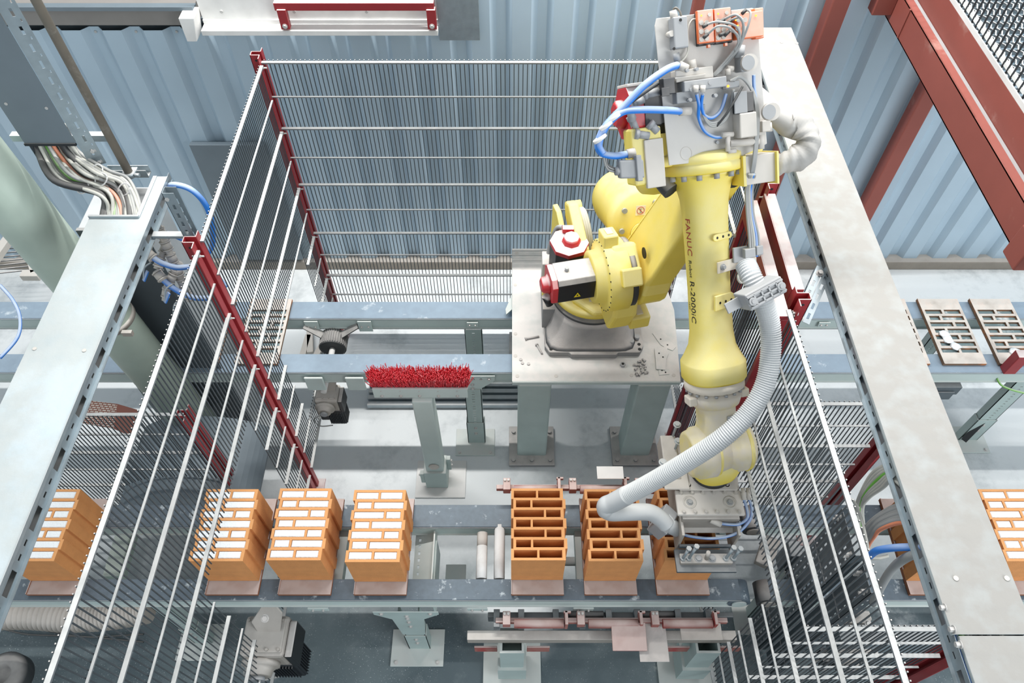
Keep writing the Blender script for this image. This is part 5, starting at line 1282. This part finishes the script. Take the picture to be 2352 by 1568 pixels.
for k, (u, v, z) in enumerate(((222, 392, 2.4), (232, 412, 2.38), (285, 435, 2.34), (190, 430, 2.35))):
    p = at(u, v, z); mk('cable_tie', M().tube([p + V((.03*math.cos(a*.45), .012*math.sin(a*.45), .024*math.sin(a*.45 + .6))) for a in range(15)], .0028, 6), 'white', cat='cable tie', group='white cable ties round the left cable bundle', label='white cable tie round the cable bundle at the left tray')
# struts carrying the riser
for k, (u0, v0, u1, v1, z, lb) in enumerate(((205, 312, 225, 318, 2.45, 'upper short galvanised strut end right of the covered riser'), (20, 312, 70, 325, 2.42, 'galvanised strut left of the covered riser'))):
    a, b = aty(u0, v0, yr + .075), aty(u1, v0, yr + .075); z = a.z; mk('strut', M().box(a.x - (.08 if k == 0 else 0), b.x + (.03 if k == 0 else .12), a.y, a.y + .03, z - .03, z), 'galv', cat='strut', label=lb, bevel=.002)
a = at(240, 392, 2.3); b = at(334, 392, 2.3)
t = thing('strut_rail', 'slotted galvanised strut rail carrying the conduit end clamp', 'strut', ((a.x+b.x)/2, a.y, 2.27))
mk('channel', M().box(a.x, b.x, a.y, a.y + .035, 2.262, 2.266).box(a.x, b.x, a.y, a.y + .003, 2.266, 2.30).box(a.x, b.x, a.y + .032, a.y + .035, 2.266, 2.30), 'galv', t)
cx = at(301, 405, 2.30)
mk('conduit_pipe', M().cyl((cx.x, cx.y, 2.30), (cx.x, cx.y, 4.6), .017, n=18), 'conduit', cat='pipe', label='weathered thin conduit rising from the strut clamp to the upper left')
q = M().lathe((cx.x, cx.y, 2.305), Z_, [(0, .021), (0, .026), (.022, .026), (.022, .021)], 24); q.cyl((cx.x - .045, cx.y - .01, 2.316), (cx.x - .024, cx.y - .01, 2.316), .008, n=10).cyl((cx.x + .024, cx.y - .01, 2.316), (cx.x + .045, cx.y - .01, 2.316), .008, n=10)
mk('pipe_clamp', q, 'galv', t)
mk('pipe_clamp_mount', M().box(cx.x - .012, cx.x + .012, min(cx.y, a.y), max(cx.y, a.y) + .02, 2.296, 2.303), 'galv', t)
# pale duct
dx, dy = -1.955, 2.30
t = thing('extraction_duct', 'large pale green vertical duct pipe at the left behind the cable tray', 'duct', (dx, dy, .35))
LN = V((-.072, 0, 1)).normalized(); DB = V((dx, dy, .35))
mk('duct_pipe', M().cyl(DB, DB + LN*3.05, .118, n=48), 'duct', t)
mk('pipe_clamp', M().lathe(DB + LN*1.1, LN, [(0, .119), (0, .125), (.03, .125), (.03, .119)], 48).box(dx + .02, dx + .07, dy - .11, dy - .09, 1.452, 1.48), 'gear', t)
mk('duct_seam', M().bar(DB - X_*.117, DB - X_*.117 + LN*3.05, .008, .02), 'duct', t)
# grey drum-like hood wrapped in film showing hollow bricks
def brickfilm():
    m = bpy.data.materials.new('printed_film'); m.use_nodes = True; nt = m.node_tree; N = nt.nodes; L = nt.links; b = N['Principled BSDF']; b.inputs['Roughness'].default_value = .4
    tc = N.new('ShaderNodeTexCoord'); br = N.new('ShaderNodeTexBrick'); mp = N.new('ShaderNodeMapping'); mp.inputs['Scale'].default_value = (9, 9, 9); mp.inputs['Rotation'].default_value = (0, 0, .1)
    L.new(tc.outputs['Object'], mp.inputs[0]); L.new(mp.outputs[0], br.inputs[0])
    br.inputs['Color1'].default_value = lin((186, 180, 172)); br.inputs['Color2'].default_value = lin((170, 166, 160)); br.inputs['Mortar'].default_value = lin((112, 66, 54)); br.inputs['Mortar Size'].default_value = .06; br.inputs['Scale'].default_value = 2.0
    L.new(br.outputs[0], b.inputs[0]); return m
MT['film'] = brickfilm(); MT['brownprint'] = mat('brown_print', (112, 64, 52), .45)
t = thing('wrapped_hopper', 'grey film-wrapped hopper with a brick picture printed on it, under the left tray', 'hopper', (-1.95, 1.95, .3))
m = M(); pts = []
for j in range(25):
    a = math.radians(20 + j*140/24); pts.append((-math.cos(a)*.42, math.sin(a)*.24))
poly = pts + [(p[0]*.97, p[1]*.95 - .0) for p in pts[::-1]]
m.prism(poly, (-1.86, 1.62, .35), X_, Z_, Y_*.62); mk('wrap', m, 'cladding_l', t)
mk('hopper_body', M().box(-2.25, -1.5, 1.63, 2.20, .3, .46), 'cladding_l', t, bevel=.02)
pr_ = [at(u, v, .60) for u, v in ((190, 918), (270, 928), (262, 985), (178, 970))]
mk('printed_picture', M().loft([[p for p in pr_], [p + Z_*.004 for p in pr_]], False), 'film', t)
pr_ = [at(u, v, .60) for u, v in ((270, 928), (318, 942), (300, 1002), (262, 985))]
mk('printed_picture', M().loft([[p for p in pr_], [p + Z_*.004 for p in pr_]], False), 'brownprint', t)
# dark cabinet
ca = at(345, 565, 1.65); 
t = thing('control_cabinet', 'tall dark slate cabinet between the left tray and the mesh fence', 'cabinet', (-1.87, 2.5, .1))
xc0, xc1, yc0 = -2.02, -1.73, 2.43
mk('cabinet_front', M().box(xc0, xc1, yc0, yc0 + .02, .1, 1.95), 'cabinet', t, bevel=.002)
mk('cabinet_body', M().box(xc0 + .002, xc1 - .002, yc0 + .02, yc0 + .30, .1, 1.945), 'cabside', t, bevel=.004)
hs = [(.03 + i*.05, .05 + i*.05, .012, .02) for i in range(35)]
mk('slotted_edge', M().slots(1.85, .03, hs, (xc1, yc0 - .004, .1), Z_, X_, Y_*.003), 'galv_dark', t)
mk('slotted_edge', M().slots(1.85, .03, hs, (xc1 + .001, yc0, .1), Z_, Y_, X_*.002), 'galv_dark', t)
# slotted strut bridging tray and middle post
def slotted_strut(a, L_, label, up, wd=.045, sx=1, d=Z_):
    t = thing('slotted_strut', label, 'strut', a)
    hs = [(.02 + i*.045, .046 + i*.045, .016, .028) for i in range(int((L_ - .03)/.045))]
    a = V(a)
    mk('strut_flange', M().slots(L_, wd, hs, a, d, X_*sx, Y_*.002), 'galv_clean', t)
    mk('strut_flange', M().slots(L_, wd, hs, a + Y_*.035, d, X_*sx, Y_*.002), 'galv_clean', t)
    mk('strut_web', M().slots(L_, .035, hs if False else [(h[0], h[1], .012, .022) for h in hs], a, d, Y_, X_*.002), 'galv_clean', t)
    mk('strut_bolt', bolt(M(), a + d*(L_ - .03) + X_*sx*.01 + Y_*.01, -Y_, .009, .012), 'bolt', t)
    return t
pz = at(380, 462, 2.24)
slotted_strut((-1.325, 2.10, 1.88), .60, 'slotted galvanised strut standing behind the middle fence post', Z_)
mk('strut_link', M().box(xl1 - .002, -1.31, 2.10, 2.13, 2.235, 2.25), 'galv', cat='bracket', label='short galvanised link between the left tray and the slotted strut', bevel=.002)
rs = at(1885, 612, 2.24); re = at(1822, 738, 2.24)
t = thing('slotted_strut', 'slotted galvanised strut joining the right tray to the red gate post', 'strut', (1.2, 1.8, 2.15))
A0, A1 = at(1835, 735, 2.1), at(1888, 615, 2.15); dd = (A1 - A0); Ls = dd.length; dd.normalize(); sx_ = V((1, 0, 0)); sx_ = (sx_ - dd*sx_.dot(dd)).normalized(); nz_ = dd.cross(sx_)
if nz_.z < 0: nz_ = -nz_
hs = [(.02 + i*.05, .048 + i*.05, .010, .020) for i in range(int((Ls - .02)/.05))]
mk('strut_flange', M().slots(Ls, .03, hs, A0 - sx_*.022, dd, sx_, nz_*.002), 'galv_clean', t); mk('strut_web', M().slots(Ls, .04, hs, A0 - sx_*.022, dd, -nz_, sx_*.002), 'galv_clean', t)
mk('strut_flange', M().slots(Ls, .03, hs, A0 + sx_*.012 - nz_*.0, dd, sx_, nz_*.002), 'galv_clean', t)
q = M(); bolt(q, A1 - dd*.03 + nz_*.002, nz_, .01, .012); bolt(q, A0 + dd*.01 + nz_*.002, nz_, .01, .012); mk('strut_bolts', q, 'bolt', t)

# ================================================================ PIPE MANIFOLD AND BLUE HOSES (left)
t = thing('pipe_manifold', 'dusty threaded pipe manifold with T-pieces and blue-handled valves under the left tray edge', 'pipework', at(400, 600, 1.9))
def fitrun(a, b, r, n, name):
    a, b = V(a), V(b); q = M().cyl(a, b, r, n=14)
    for i in range(n): p = a.lerp(b, (i + .5)/n); d = (b - a).normalized(); q.cyl(p - d*.014, p + d*.014, r*1.35, n=14); q.cyl(p - d*.022, p - d*.016, r*1.5, n=14); q.cyl(p + d*.016, p + d*.022, r*1.5, n=14)
    return mk(name, q, 'beige', t)
n0, n1 = at(362, 518, 2.1), at(438, 690, 1.75); fitrun(n0, n1, .016, 6, 'manifold_pipe')
fitrun(at(385, 555, 2.0), at(360, 618, 1.93), .015, 2, 'branch_pipe'); fitrun(at(412, 600, 1.93), at(388, 650, 1.86), .015, 2, 'branch_pipe'); fitrun(at(352, 520, 2.1), at(336, 578, 2.02), .015, 2, 'branch_pipe')
fitrun(at(336, 578, 2.02), at(352, 592, 2.0), .016, 1, 'elbow'); fitrun(at(358, 622, 1.93), at(376, 644, 1.9), .016, 1, 'elbow'); fitrun(at(384, 652, 1.86), at(378, 690, 1.8), .013, 1, 'branch_pipe')
for u, v in ((333, 615), (382, 665), (402, 700)):
    a = at(u + 14, v - 12, 1.93); b = at(u - 3, v + 30, 1.86); q = M().tube(spline([a, a.lerp(b, .3) + V((-.02, 0, 0)), b], 6), .004, 6); mk('valve_lever', q, 'galv', t)
    mk('valve_handle', M().bar(a.lerp(b, .45), b, .018, .008), 'blue', t, bevel=.002)
hoses = [([(378, 434, 2.24), (400, 424, 2.28), (440, 436, 2.26), (472, 470, 2.18), (486, 510, 2.08), (488, 560, 1.96), (470, 590, 1.9), (450, 602, 1.88)], 'blue hose arching highest, from the left tray over to the fence'),
         ([(352, 592, 2.0), (372, 604, 1.98), (405, 614, 1.95), (436, 612, 1.93), (470, 608, 1.9), (520, 660, 1.8)], 'middle blue hose from the manifold elbow running behind the middle red post'),
         ([(374, 642, 1.9), (396, 660, 1.86), (420, 674, 1.82), (450, 684, 1.8), (490, 684, 1.78)], 'lowest blue hose from the manifold curving under the fence rail'),
         ([(384, 536, 2.05), (400, 540, 2.04), (420, 548, 2.02), (440, 552, 2.0)], 'short blue hose at the top of the manifold behind the red post head')]
for pts, lb in hoses: tubes('air_hose', P3(*pts), .0125, 'blue', None, 12, 8, cat='hose', label=lb)
tubes('drain_hose', P3((0, 655, 1.2), (30, 690, 1.2), (46, 730, 1.2), (40, 775, 1.2), (0, 822, 1.2)), .009, 'blue', None, cat='hose', label='thin blue hose loop at the far left edge beside the tray')
tubes('floor_hose', P3((0, 1412, .30), (60, 1416, .3), (150, 1424, .3), (230, 1415, .32), (300, 1400, .34), (385, 1392, .36)), .007, 'blue', None, cat='hose', label='thin blue hose lying under the front conveyor at the bottom left')
for k, (dv, lb) in enumerate(((0, 'upper of two thin black cables on the floor at the bottom left'), (18, 'lower of two thin black cables on the floor at the bottom left'))):
    tubes('floor_cable', P3((0, 1424 + dv, .02), (60, 1438 + dv, .02), (130, 1452 + dv*.4, .02), (200, 1462, .02), (330, 1456 + dv, .02)), .005, 'cable_b', None, cat='cable', label=lb)
# corrugated brown hose under the front conveyor left
cp_ = spline(P3((-60, 1415, .40), (60, 1412, .40), (170, 1418, .40), (260, 1412, .42), (340, 1398, .45)), 40)
mk('corrugated_duct', M().tube(cp_, .07, 20, rf=lambda i: .075 if i % 4 < 2 else .066), 'gear', cat='duct', label='brown corrugated duct lying under the front conveyor at the bottom left')
mk('black_drum', M().lathe(at(30, 1560, .12), Z_, [(0, .10), (.02, .12), (.10, .12), (.12, .09), (.12, .05), (.09, .04)], 36), 'rubber', cat='drum', label='black ring-shaped drum cut by the bottom left corner')
# rusty frame at far left behind the duct
t = thing('rusty_rack', 'rusty angle-iron rack with thin wires behind the pale duct at the far left', 'rack', at(40, 600, .3))
for (u0, v0, u1, v1) in ((-30, 620, 30, 535), (62, 560, 84, 628), (52, 632, 92, 632)):
    mk('angle_iron', M().bar(at(u0, v0, .5), at(u1, v1, .5), .06, .05), 'beige' , t, bevel=.002)
g = M()
for i in range(9): g.bar(at(-10, 556 + i*9, .42), at(66, 548 + i*9, .42), .007, .007)
mk('rack_wires', g, 'wire', t, kind='stuff')
mk('rack_foot', M().bar(at(84, 560, .48), at(90, 636, .1), .03, .03), 'rust', t)
# short green support bars seen at the left
mk('floor_beam', M().bar(at(262, 1330, .15), at(300, 1200, .15), .10, .10), 'duct', cat='beam', label='pale floor beam seen through the left mesh between the first two blocks', bevel=.01)

# ================================================================ RIGHT SIDE: SLOTTED RISERS, CABLES
def riser(x, y0, y1, z0, z1, label, rows):
    t = thing('slotted_riser', label, 'tray', (x, (y0+y1)/2, z0)); L_ = z1 - z0; Wd = y1 - y0; hs = []
    for r in range(rows):
        yc = (r + .5)*Wd/rows; s = .04 + (.02 if r % 2 else 0)
        while s < L_ - .06: hs.append((s, s + (.030 if r % 2 else .02), yc - .005, yc + .005)); s += .058
    mk('perforated_back', M().slots(L_, Wd, hs, (x, y0, z0), Z_, Y_, X_*.002), 'galv_dark', t)
    mk('edge_flange', M().slots(L_, .05, [(a, b, .02, .03) for a, b, _, _ in hs[:len(hs)//rows]], (x, y0, z0), Z_, X_, Y_*.002), 'galv_dark', t)
    mk('edge_flange', M().slots(L_, .05, [(a, b, .02, .03) for a, b, _, _ in hs[:len(hs)//rows]], (x, y1, z0), Z_, X_, Y_*.002), 'galv_dark', t)
    q = M()
    for z in (z1 - .03, z1 - .06): bolt(q, (x, y1 - .02, z), -X_, .007, .02); bolt(q, (x, y0 + .02, z), -X_, .007, .02)
    mk('bolts', q, 'bolt', t)
    for k in range(3): mk('cross_rib', M().box(x - .006, x, y0, y1, z1 - .35 - k*.4, z1 - .345 - k*.4), 'galv_dark', t)
tp, bp_ = at(1934, 1168, 1.5), at(1968, 1276, 1.5)
riser(tp.x, bp_.y, tp.y, .02, 1.5, 'wide slotted vertical cable tray behind the right mesh fence', 5)
riser(tp.x + .05, bp_.y - .13, bp_.y - .015, .02, 1.44, 'narrower slotted vertical tray in front of the wide one at the lower right', 2)
for i in range(7):
    mk('loose_cable', M().tube(spline(P3((2075, 1100 + i*3, 2.15), (2048, 1070 + i*5, 2.12), (2010 + i*3, 1082 + i*6, 2.0), (1982 + i*2, 1125 + i*3, 1.85), (1968 + i*2, 1170, 1.65), (1975 + i*2, 1240, 1.45)), 8), .0085, 8), 'cable_g' if i == 3 else 'cable_l', cat='cable', group='pale green-tinged cable loop leaving the right tray', label='green cable in the upper loop leaving the right tray' if i == 3 else 'pale cable in the upper loop from the right tray into the slotted riser')
for i in range(7):
    mk('loose_cable', M().tube(spline(P3((2110, 1168 + i*8, 2.12), (2070, 1158 + i*7, 2.06), (2025, 1178 + i*6, 1.95), (1990 + i*3, 1208 + i*4, 1.8), (1975 + i*3, 1240 + i*3, 1.55), (1990, 1300, 1.3)), 8), .010 if i % 2 else .0075, 8), 'cable_o' if i == 6 else 'cable', cat='cable', group='grey cable bundle leaving the right tray', label='peach-coloured cable at the lower edge of the bundle leaving the right tray' if i == 6 else 'grey cable in the middle bundle from the right tray into the slotted riser')
tubes('air_hose', P3((2125, 1258, 2.14), (2090, 1256, 2.1), (2050, 1258, 2.05), (2015, 1264, 1.98), (1998, 1276, 1.9)), .0125, 'blue', None, 12, 8, cat='hose', label='thick blue hose end coming out of the right cable tray')
tubes('grey_hose', P3((2130, 1266, 2.12), (2090, 1276, 2.08), (2055, 1300, 1.9), (2030, 1335, 1.7), (2005, 1385, 1.4)), .015, 'cable', None, 12, 8, cat='hose', label='grey hose below the blue one, bending down from the right tray')
tubes('wire_hook', P3((1948, 1152, 1.95), (1960, 1150, 1.95), (1978, 1190, 1.9), (1990, 1240, 1.86), (1998, 1278, 1.82), (2015, 1282, 1.82), (2040, 1276, 1.82)), .0055, 'cable_l', None, cat='hook', label='bent white wire hook hanging beside the right fence rail')
tubes('white_strap', P3((2052, 1040, 2.14), (2050, 1075, 2.12), (2052, 1104, 2.1), (2062, 1106, 2.1)), .012, 'white', None, cat='strap', label='white strap hanging from the right tray above the cable loop')
t = thing('equipment_base', 'dusty machine base with panels and feet low at the bottom right', 'machine', (1.9, .75, 0))
a = at(2020, 1500, .3)
mk('base_body', M().box(1.35, 1.62, .52, .72, .02, .5), 'cladding', t, bevel=.008)
mk('top_panel', M().box(1.37, 1.58, .54, .70, .5, .515), 'gear', t, bevel=.004)
mk('side_panel', M().box(1.64, 2.6, .95, 1.05, .35, .55), 'galv', t, bevel=.004)
for i in range(2): p = V((1.44 + i*.08, .60, .515)); mk('knob', M().cyl(p, p + Z_*.012, .018, n=18).bar(p + Z_*.014 - X_*.012, p + Z_*.014 + X_*.012, .004, .003), 'beige', t)
mk('wheel', M().lathe((1.25, .42, .02), Z_, [(0, .12), (.02, .15), (.1, .15), (.12, .12), (.12, .06), (.06, .05)], 40), 'dark', cat='wheel', label='dark round drum partly white with dust at the bottom of the right fence')
# switch box and small post between
mk('switch_box', M().box(1.36, 1.42, 1.28, 1.36, .66, .88), 'galv_dark', cat='box', label='small dark box behind the right mesh near the belt gap', bevel=.004)
tubes('thin_green_cable', P3((2290, 868, .75), (2300, 884, .72), (2325, 895, .7), (2352, 902, .68)), .006, 'cable_g', None, cat='cable', label='thin green cable near the right conveyor leg')
mk('cable_duct', M().bar(at(2352, 870, .6), at(2215, 1010, .05), .035, .03), 'rubber', cat='duct', label='black cable duct running down the right conveyor leg')
mk('floor_bracket', M().bar(at(1752, 1300, .1), at(1772, 1236, .1), .10, .05), 'gear', cat='bracket', label='dusty bracket on the floor right of the gripper', bevel=.006)
